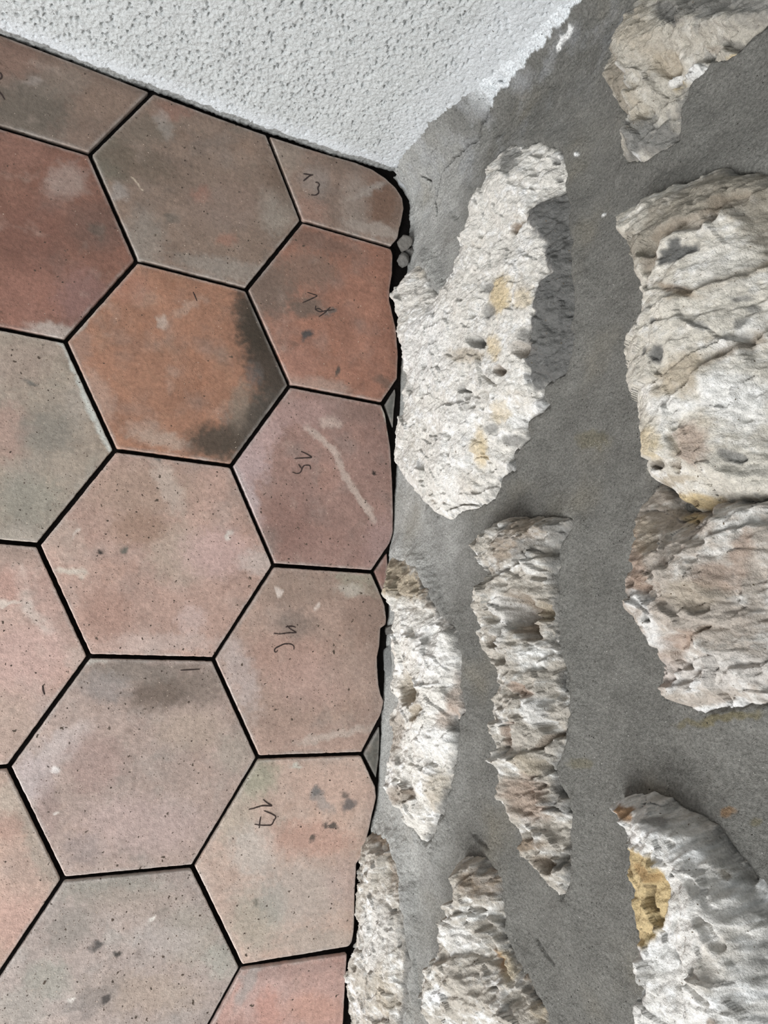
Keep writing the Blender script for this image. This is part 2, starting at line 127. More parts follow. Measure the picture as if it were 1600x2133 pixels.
  {'name': 'stone', 'label': 'big folded cream limestone at the right with a dark grey patch near its top', 'H': 0.052, 'wlo': 0.018, 'whi': 0.075, 'rough': 0.8, 'facet': 0.7, 'pits': 0.35, 'stri': (0.6, 1.0), 'tone': 'ivory', 'seed': 53, 'outline': [(0.0428, 0.3903), (0.059, 0.3878), (0.0687, 0.3968), (0.0661, 0.4191), (0.0618, 0.4397), (0.0578, 0.4588), (0.0411, 0.4897), (0.0206, 0.5079), (-0.0781, 0.5078), (-0.1728, 0.5049), (-0.1765, 0.4922), (-0.1775, 0.4767), (-0.18, 0.4567), (-0.1796, 0.442), (-0.1692, 0.4303), (-0.1563, 0.4129), (-0.1433, 0.4116), (-0.1367, 0.4154), (-0.1219, 0.4084), (-0.0858, 0.4018), (-0.0643, 0.4007), (-0.0411, 0.4041), (-0.0345, 0.4121), (-0.0177, 0.4102), (0.0115, 0.3989)], 'feats': [('P', [(-0.0123, 0.4374), (-0.0083, 0.442), (-0.0074, 0.4465), (-0.0012, 0.4477), (-0.0023, 0.4534), (-0.008, 0.4542), (-0.0091, 0.4619), (-0.0147, 0.4634), (-0.017, 0.4585), (-0.0188, 0.4522), (-0.0185, 0.442)], 0.001, 'md', 0.95, 0.0018), ('E', [0.002, 0.4515], [23.0, 149.3, -585.1, -144.8], 0, 'm', 0.7), ('P', [(0.0176, 0.421), (0.0399, 0.4294), (0.0597, 0.458), (0.0414, 0.4955), (0.0068, 0.5), (0.0193, 0.4793), (0.0072, 0.469), (0.0096, 0.4526), (0.0056, 0.438), (-0.0146, 0.4288), (0.0331, 0.368)], 0, 'd', 0.75, 0.0063), ('L', [(-0.0141, 0.4309), (0.0057, 0.4363), (0.0078, 0.4513), (0.0046, 0.4642), (0.0159, 0.4716), (0.0167, 0.481)], 0.0072, 0.007, 'b', 0.4), ('E', [0.0047, 0.4635], [-4.3, 507.4, -503.1, -167.5], 0.009, None, 0.8), ('P', [(0.0133, 0.4734), (0.0188, 0.4964), (-0.0337, 0.4989), (-0.0282, 0.4914), (-0.0124, 0.4846), (-0.0027, 0.4824)], 0.004, 'd', 0.8, 0.0054), ('F', [(-0.0455, 0.4525), (-0.0436, 0.4657), (-0.0411, 0.477), (-0.0329, 0.4921), (-0.0259, 0.5066)], 0.03, -0.007), ('L', [(-0.0444, 0.4553), (-0.0427, 0.4657), (-0.0398, 0.477), (-0.0316, 0.4921)], 0.0054, 0, 't', 0.6), ('E', [-0.0385, 0.452], [-16.7, 57.5, -267.9, -169.4], 0.001, 'b', 0.65), ('F', [(-0.097, 0.4695), (-0.0868, 0.4823), (-0.0782, 0.491), (-0.0682, 0.5053)], 0.035, -0.008), ('L', [(-0.0932, 0.4728), (-0.0856, 0.4823), (-0.077, 0.4911)], 0.0054, 0, 'b', 0.5), ('F', [(-0.0597, 0.4488), (-0.0603, 0.4683), (-0.0581, 0.4846), (-0.0502, 0.5059)], 0.02, -0.003), ('P', [(-0.1019, 0.4377), (-0.0882, 0.4453), (-0.0834, 0.4593), (-0.0888, 0.4725), (-0.1016, 0.4723), (-0.1079, 0.4664), (-0.1076, 0.4476)], 0, 't', 0.75, 0.0063), ('E', [-0.0805, 0.4425], [-75.3, 186.7, -152.7, -97.1], 0.001, 'md', 0.9), ('E', [-0.0745, 0.4324], [1.7, 409.4, -335.6, -109.5], 0, 'md', 0.8), ('E', [-0.0576, 0.4407], [0.5, 336.0, -433.6, -136.6], 0.002, 'm', 0.9), ('E', [-0.0675, 0.4834], [45.7, 263.0, -281.7, 175.8], 0.001, 'm', 0.8), ('E', [-0.0673, 0.4668], [-6.8, 268.2, -334.4, -239.8], 0, 'm', 0.6), ('E', [-0.0527, 0.4837], [29.6, 288.5, -530.3, 10.3], 0, 'm', 0.75), ('E', [-0.0596, 0.4882], [-7.1, 332.9, -360.9, -78.3], 0, 'm', 0.75), ('E', [-0.0198, 0.3664], [-15.2, 44.1, -106.2, -58.3], 0, 'b', 0.75), ('E', [-0.0131, 0.3782], [203.7, 163.0, -73.7, -17.2], 0, 'b', 0.65), ('E', [-0.1159, 0.4814], [-1.6, 84.9, -55.7, -7.3], 0, 'w', 0.55), ('E', [-0.0294, 0.4729], [-0.9, 71.7, -62.5, -17.1], 0, 'w', 0.2), ('E', [-0.1159, 0.4477], [-0.1, 53.4, -159.3, -32.7], 0, 'w', 0.5), ('L', [(-0.0966, 0.4384), (-0.089, 0.4409)], 0.00135, 0.004, None, 0.8), ('E', [-0.1407, 0.4594], [-0.8, 112.9, -75.0, -7.5], 0, 'p', 0.7), ('E', [-0.1362, 0.4342], [0.4, 105.1, -98.6, -19.7], 0, 'o', 0.55), ('E', [-0.1496, 0.4315], [-47.8, 98.3, -417.7, -80.6], 0.005, 'k', 0.75), ('E', [-0.1592, 0.4347], [-250.0, 27.5, -258.4, -51.6], 0, 't', 0.7), ('E', [-0.1499, 0.477], [-22.2, 151.6, -278.0, -89.6], 0.003, 'm', 0.85), ('E', [-0.1597, 0.4855], [4.1, 162.4, -288.6, 58.8], 0, 'm', 0.4), ('E', [-0.1715, 0.4389], [-146.5, 17.3, -162.4, -55.6], 0, 'o', 0.85), ('E', [-0.1716, 0.4409], [-415.9, 422.8, -424.9, -21.6], 0.006, 'b', 0.6), ('E', [-0.1509, 0.4464], [-182.1, 377.9, -504.8, -69.7], 0.006, 'b', 0.5), ('E', [-0.1478, 0.3826], [0.4, 91.1, -106.6, -15.6], -0.002, 't', 0.4), ('L', [(-0.1331, 0.4476), (-0.1446, 0.4521), (-0.1548, 0.4452)], 0.00225, 0.005, 't', 0.4)]},  # one grey-tan patch at its top is shade put into the colour
  {'name': 'stone', 'label': 'big rough pinkish limestone at the right below the folded cream one', 'H': 0.052, 'wlo': 0.018, 'whi': 0.07, 'rough': 1.25, 'facet': 0.9, 'pits': 0.7, 'stri': (0.3, 1.0), 'tone': 'pink', 'seed': 61, 'outline': [(-0.1499, 0.4052), (-0.1388, 0.3999), (-0.1382, 0.3964), (-0.1528, 0.4162), (-0.1681, 0.4319), (-0.1753, 0.4503), (-0.1735, 0.4708), (-0.1731, 0.4866), (-0.1756, 0.5048), (-0.2889, 0.5013), (-0.2915, 0.4896), (-0.2992, 0.4651), (-0.3028, 0.4517), (-0.3061, 0.4548), (-0.3069, 0.4408), (-0.3042, 0.4297), (-0.2937, 0.4208), (-0.2756, 0.4226), (-0.261, 0.4158), (-0.2332, 0.4055), (-0.2204, 0.4041), (-0.2043, 0.4053), (-0.1876, 0.4007), (-0.1822, 0.3958), (-0.1743, 0.4001), (-0.1614, 0.4035)], 'feats': [('F', [(-0.2369, 0.424), (-0.222, 0.4422), (-0.204, 0.4549), (-0.1958, 0.4745), (-0.1895, 0.5024)], 0.03, -0.006), ('F', [(-0.2843, 0.3876), (-0.2595, 0.4443), (-0.2499, 0.4638), (-0.2458, 0.4809), (-0.2386, 0.5002)], 0.03, 0.006), ('F', [(-0.2997, 0.3961), (-0.2854, 0.4407), (-0.2736, 0.4746), (-0.2654, 0.4994)], 0.03, -0.005), ('E', [-0.1823, 0.4385], [133.4, 130.3, -228.9, -26.8], 0, 'o', 0.7), ('E', [-0.1868, 0.4441], [306.2, 384.9, -402.3, -26.3], 0.006, 'b', 0.5), ('E', [-0.2091, 0.4193], [83.5, 136.6, -49.6, -1.4], 0, 'p', 0.75), ('E', [-0.2258, 0.4232], [22.1, 95.9, -161.0, -2.4], 0, 'p', 0.8), ('E', [-0.2224, 0.4724], [-1.6, 108.1, -118.4, 3.6], 0, 'p', 0.65), ('E', [-0.2069, 0.483], [-65.6, 232.9, -75.4, -37.7], 0, 'p', 0.65), ('E', [-0.261, 0.448], [-17.8, 83.4, -201.5, 60.0], 0.002, 'p', 0.8), ('E', [-0.2812, 0.4291], [-63.8, 150.0, -85.6, 9.3], 0.002, 'p', 0.75), ('E', [-0.2535, 0.4644], [97.5, 217.3, -522.6, 427.9], 0.003, 'b', 0.6), ('E', [-0.2332, 0.4601], [-0.6, 75.4, -117.4, 5.0], 0, 't', 0.4), ('E', [-0.1789, 0.3582], [1.3, 112.6, -123.0, -10.7], 0, 'm', 0.7), ('E', [-0.1947, 0.4184], [57.5, 101.2, -72.4, -3.8], 0, 't', 0.5), ('E', [-0.2368, 0.4299], [-68.0, 75.4, -196.0, -103.4], 0, 'w', 0.7), ('E', [-0.2543, 0.4364], [-42.7, 188.5, -82.9, 14.1], 0, 'w', 0.5), ('E', [-0.2778, 0.4593], [-23.5, 24.0, -91.0, 8.2], 0, 'w', 0.3), ('L', [(-0.3072, 0.3928), (-0.3113, 0.4083), (-0.3101, 0.42), (-0.3025, 0.4424), (-0.2956, 0.4672)], 0.00315, 0, 'w', 0.7), ('E', [-0.2875, 0.4474], [-13.6, 129.0, -621.5, 343.8], -0.003, 'w', 0.6), ('E', [-0.2951, 0.465], [-124.3, 142.1, -299.1, 40.7], 0, 'w', 0.6), ('L', [(-0.2791, 0.4322), (-0.2738, 0.4424), (-0.267, 0.4569)], 0.00225, 0.003, None, 0.8), ('L', [(-0.2923, 0.4316), (-0.2802, 0.4349)], 0.00225, -0.003, 'w', 0.4), ('E', [-0.2485, 0.4366], [-85.8, 380.6, -344.6, 11.0], 0.004, 'm', 0.7), ('L', [(-0.2161, 0.4475), (-0.207, 0.4533), (-0.2016, 0.4667)], 0.00315, 0.004, None, 0.8)]},
  {'name': 'stone', 'label': 'craggy pale limestone at the top right, partly smeared with grey mortar', 'H': 0.034, 'wlo': 0.016, 'whi': 0.07, 'rough': 1.1, 'facet': 1.0, 'pits': 0.5, 'stri': (0.4, 1.0), 'tone': 'tan', 'seed': 71, 'outline': [(0.2687, 0.3838), (0.2392, 0.372), (0.2303, 0.3613), (0.2312, 0.3489), (0.221, 0.3491), (0.1903, 0.3554), (0.1678, 0.3624), (0.1456, 0.3759), (0.134, 0.3759), (0.1212, 0.3708), (0.114, 0.3698), (0.1028, 0.3921), (0.0976, 0.4149), (0.0965, 0.426), (0.1172, 0.427), (0.1346, 0.4301), (0.1365, 0.4425), (0.1376, 0.4524), (0.1304, 0.4718), (0.133, 0.4869), (0.1215, 0.514), (0.1615, 0.5153)], 'feats': [('F', [(0.2548, 0.3519), (0.1728, 0.3876), (0.1344, 0.3865)], 0.03, 0.008), ('F', [(0.1386, 0.4207), (0.1491, 0.4318), (0.1442, 0.4528), (0.1334, 0.4746)], 0.03, -0.008), ('F', [(0.1789, 0.3965), (0.1706, 0.4267), (0.1567, 0.4587), (0.1459, 0.4837)], 0.03, 0.006), ('E', [0.2602, 0.3233], [2.3, 117.6, -171.9, -135.8], 0, 'o', 0.7), ('E', [0.175, 0.3757], [-0.4, 76.3, -37.8, -27.2], 0.004, 'd', 0.75), ('E', [0.161, 0.4181], [-30.5, 79.8, -102.8, -52.0], 0.007, 't', 0.6), ('E', [0.1401, 0.4407], [-83.3, 39.1, -141.4, -106.1], -0.004, 'w', 0.75), ('E', [0.1503, 0.4195], [-12.9, 161.0, -325.6, -68.8], -0.002, 'w', 0.6), ('E', [0.1424, 0.4252], [-100.2, 276.0, -155.0, -72.9], 0.001, 'o', 0.7), ('E', [0.1316, 0.4701], [-181.8, 126.6, -576.5, -163.7], 0, 'o', 0.75), ('E', [0.1979, 0.4241], [-0.9, 70.2, -97.7, -133.3], 0.002, 'md', 0.8), ('P', [(0.2369, 0.4112), (0.1548, 0.5036), (0.1412, 0.5033), (0.147, 0.4844), (0.1604, 0.4671), (0.1685, 0.4493), (0.1883, 0.4346)], 0.003, 'm', 0.85, 0.0063), ('P', [(0.1304, 0.387), (0.1331, 0.3942), (0.1317, 0.4031), (0.1173, 0.4058), (0.123, 0.4135), (0.1112, 0.4191), (0.0991, 0.419), (0.0987, 0.4077), (0.1059, 0.386), (0.1182, 0.3657), (0.1162, 0.3794)], -0.001, 'm', 0.9, 0.0036), ('E', [0.1096, 0.4232], [-42.8, 712.8, -75.7, -23.0], -0.001, 'w', 0.7), ('E', [0.1473, 0.4492], [-144.8, 60.9, -186.7, -252.9], 0.007, 'm', 0.7), ('E', [0.1434, 0.4663], [-75.6, 36.6, -291.5, -301.1], 0.004, 'm', 0.5), ('E', [0.1062, 0.3867], [-636.0, -108.9, -160.6, -480.0], 0, 'w', 0.8), ('E', [0.0988, 0.4089], [-58.7, 212.6, -696.9, -156.2], 0, 'w', 0.8), ('L', [(0.177, 0.3875), (0.1536, 0.3871), (0.1303, 0.3865)], 0.00225, -0.003, 'w', 0.3), ('E', [0.2035, 0.3985], [17.6, 65.4, -40.2, -33.0], 0, 't', 0.35), ('E', [0.1437, 0.3914], [1.4, 155.3, -60.8, -29.4], 0, 't', 0.4), ('E', [0.2412, 0.3791], [97.1, 218.0, -144.8, -105.3], 0, 'm', 0.8), ('E', [0.1478, 0.4558], [-97.8, 36.9, -346.2, -372.9], 0, 'b', 0.4)]},
  {'name': 'stone', 'label': 'bright chalky limestone at the lower right with a long ochre-yellow patch', 'H': 0.042, 'wlo': 0.016, 'whi': 0.03, 'rough': 1.15, 'facet': 0.9, 'pits': 0.5, 'stri': (0.7, 1.0), 'tone': 'white', 'seed': 83, 'outline': [(-0.3715, 0.3708), (-0.3678, 0.3775), (-0.3626, 0.3971), (-0.3614, 0.4168), (-0.3624, 0.4419), (-0.3708, 0.4614), (-0.3821, 0.4733), (-0.3918, 0.486), (-0.4238, 0.4971), (-0.4696, 0.4983), (-0.5089, 0.4138), (-0.4787, 0.4102), (-0.4645, 0.4117), (-0.4476, 0.4061), (-0.4329, 0.4008), (-0.4191, 0.3994), (-0.4029, 0.3955), (-0.3895, 0.3911), (-0.3821, 0.3762)], 'feats': [('F', [(-0.3801, 0.4016), (-0.383, 0.4299), (-0.3956, 0.4485), (-0.4238, 0.455), (-0.4626, 0.4515)], 0.03, 0.003), ('F', [(-0.3683, 0.4168), (-0.3726, 0.4423), (-0.3829, 0.4619), (-0.4, 0.4789)], 0.03, -0.006), ('E', [-0.374, 0.3949], [83.3, 97.9, -301.8, 13.4], 0, 'r', 0.85), ('P', [(-0.4042, 0.3585), (-0.3908, 0.4114), (-0.39, 0.4264), (-0.3971, 0.4356), (-0.4049, 0.4405), (-0.4122, 0.4405), (-0.4246, 0.4356), (-0.441, 0.4244), (-0.4657, 0.3769), (-0.4549, 0.3695), (-0.4468, 0.3681), (-0.4343, 0.3706), (-0.423, 0.3652)], 0.003, 'oc', 0.95, 0.0022), ('L', [(-0.4077, 0.4243), (-0.4161, 0.4243), (-0.4208, 0.4262)], 0.0018, 0.004, 'k', 0.6), ('E', [-0.4007, 0.4216], [-69.0, 95.2, -248.5, -42.9], 0, 'r', 0.5), ('E', [-0.3721, 0.4244], [127.0, 112.9, -386.1, 17.1], 0, 'm', 0.8), ('P', [(-0.3624, 0.4043), (-0.361, 0.4396), (-0.3752, 0.4668), (-0.3857, 0.4718), (-0.3736, 0.454), (-0.3663, 0.4309)], 0, 'd', 0.6, 0.0063), ('E', [-0.3948, 0.443], [-0.9, 411.8, -542.3, 183.1], 0.002, 'md', 0.8), ('L', [(-0.4109, 0.4638), (-0.4151, 0.4683), (-0.421, 0.4741)], 0.0036, 0.006, None, 0.8), ('L', [(-0.439, 0.4446), (-0.4427, 0.4516), (-0.4453, 0.4567)], 0.0036, 0.006, 'm', 0.3), ('L', [(-0.4434, 0.4621), (-0.4461, 0.4667), (-0.4489, 0.4701)], 0.00315, 0.005, None, 0.8), ('E', [-0.4921, 0.3813], [0.3, 60.1, -99.7, 60.8], 0, 't', 0.8), ('E', [-0.4292, 0.4719], [-53.5, 127.2, -59.5, -21.5], 0, 't', 0.3), ('E', [-0.3899, 0.4725], [288.6, 389.8, -255.0, 56.5], 0.003, 'd', 0.7), ('E', [-0.3893, 0.465], [45.7, 408.3, -551.6, -350.5], 0.002, 't', 0.6), ('E', [-0.3833, 0.4483], [63.0, 129.1, -136.9, 30.2], 0, 'w', 0.35), ('E', [-0.4418, 0.4363], [0.0, 94.9, -96.6, 41.5], 0, 'w', 0.5), ('L', [(-0.3938, 0.455), (-0.4005, 0.4645), (-0.4041, 0.469)], 0.00225, 0.003, None, 0.8), ('E', [-0.428, 0.4855], [-7.9, 354.5, -69.9, 3.0], 0, 'm', 0.5), ('E', [-0.4578, 0.4743], [-69.5, 350.2, -398.0, 153.0], 0, 'b', 0.7)]},  # the grey-brown strip along its top is shade painted in
]
MORTAR_FEATURES = [  # crack lines also carry the shade of their depth as dark colour
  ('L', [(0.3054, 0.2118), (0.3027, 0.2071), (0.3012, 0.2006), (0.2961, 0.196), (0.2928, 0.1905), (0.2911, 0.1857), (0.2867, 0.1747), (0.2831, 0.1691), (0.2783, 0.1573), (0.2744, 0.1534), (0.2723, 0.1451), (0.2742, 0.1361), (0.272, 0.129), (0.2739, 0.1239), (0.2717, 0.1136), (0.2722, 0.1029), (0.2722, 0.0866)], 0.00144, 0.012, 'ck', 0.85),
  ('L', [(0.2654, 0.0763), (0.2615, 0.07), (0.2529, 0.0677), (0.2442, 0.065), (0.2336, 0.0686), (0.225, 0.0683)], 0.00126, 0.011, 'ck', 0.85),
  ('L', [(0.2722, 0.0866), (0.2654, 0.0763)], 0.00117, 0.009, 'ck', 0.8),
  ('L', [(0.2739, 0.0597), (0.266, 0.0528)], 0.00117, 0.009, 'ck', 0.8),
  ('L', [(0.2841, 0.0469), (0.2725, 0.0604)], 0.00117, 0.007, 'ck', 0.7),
  ('E', [-0.3051, 0.4558], [4.6, 42.1, -392.4, 95.6], 0, 'ol', 0.7),
  ('E', [-0.313, 0.4277], [-0.4, 67.5, -479.8, 77.5], 0, 'ol', 0.5),
  ('E', [-0.3592, 0.4566], [-4.5, 281.6, -409.8, 109.3], 0, 'r', 0.5),
  ('E', [-0.3606, 0.4736], [-7.1, 334.1, -384.0, 107.4], 0, 'ol', 0.5),
  ('E', [-0.1059, 0.3309], [1.2, 53.1, -139.4, -28.5], 0, 'ol', 0.4),
  ('E', [-0.3585, 0.3261], [2.0, 78.4, -237.3, 49.5], 0, 'ol', 0.4),
  ('L', [(0.2931, 0.299), (0.2893, 0.2941), (0.2906, 0.2865), (0.2864, 0.282)], 0.00405, -0.001, 'w', 0.95),
  ('E', [0.1601, 0.3078], [200.4, 295.4, -534.8, 4.8], -0.001, 'w', 0.9),
  ('E', [0.0842, 0.3421], [8.1, 448.1, -578.8, -305.0], -0.001, 'w', 0.8),
  ('E', [0.3018, 0.2095], [-103.0, 83.9, -259.3, -125.9], 0.004, None, 0.8),
  ('E', [0.2947, 0.0927], [-166.5, 65.2, -86.3, -53.1], 0.006, None, 0.8),
  ('E', [0.2869, 0.065], [-314.2, 129.8, -99.6, -52.1], 0.005, None, 0.8),
  ('E', [-0.4511, 0.2004], [-44.0, 44.6, -386.4, -65.9], 0.0018, None, 0.8),
  ('L', [(-0.5024, 0.2772), (-0.5095, 0.2893), (-0.5126, 0.298)], 0.0018, 0.002, None, 0.8),
  ('L', [(-0.5842, 0.1023), (-0.6081, 0.108), (-0.631, 0.1144)], 0.00225, 0.0025, None, 0.8),
  ('E', [0.2286, 0.206], [34.7, 81.4, -211.9, -71.5], 0.004, None, 0.8),
  ('E', [0.2894, 0.1132], [-114.4, 103.1, -133.2, -63.4], 0.003, None, 0.8),
  ('E', [0.2099, 0.1066], [5.8, 71.0, -83.3, -43.4], 0.003, None, 0.8),
  ('E', [0.2651, 0.2704], [-3.0, 70.4, -66.5, -48.0], 0.003, None, 0.8),
  ('E', [0.2662, 0.1895], [-1.3, 60.3, -60.5, -38.4], 0.003, None, 0.8),
]
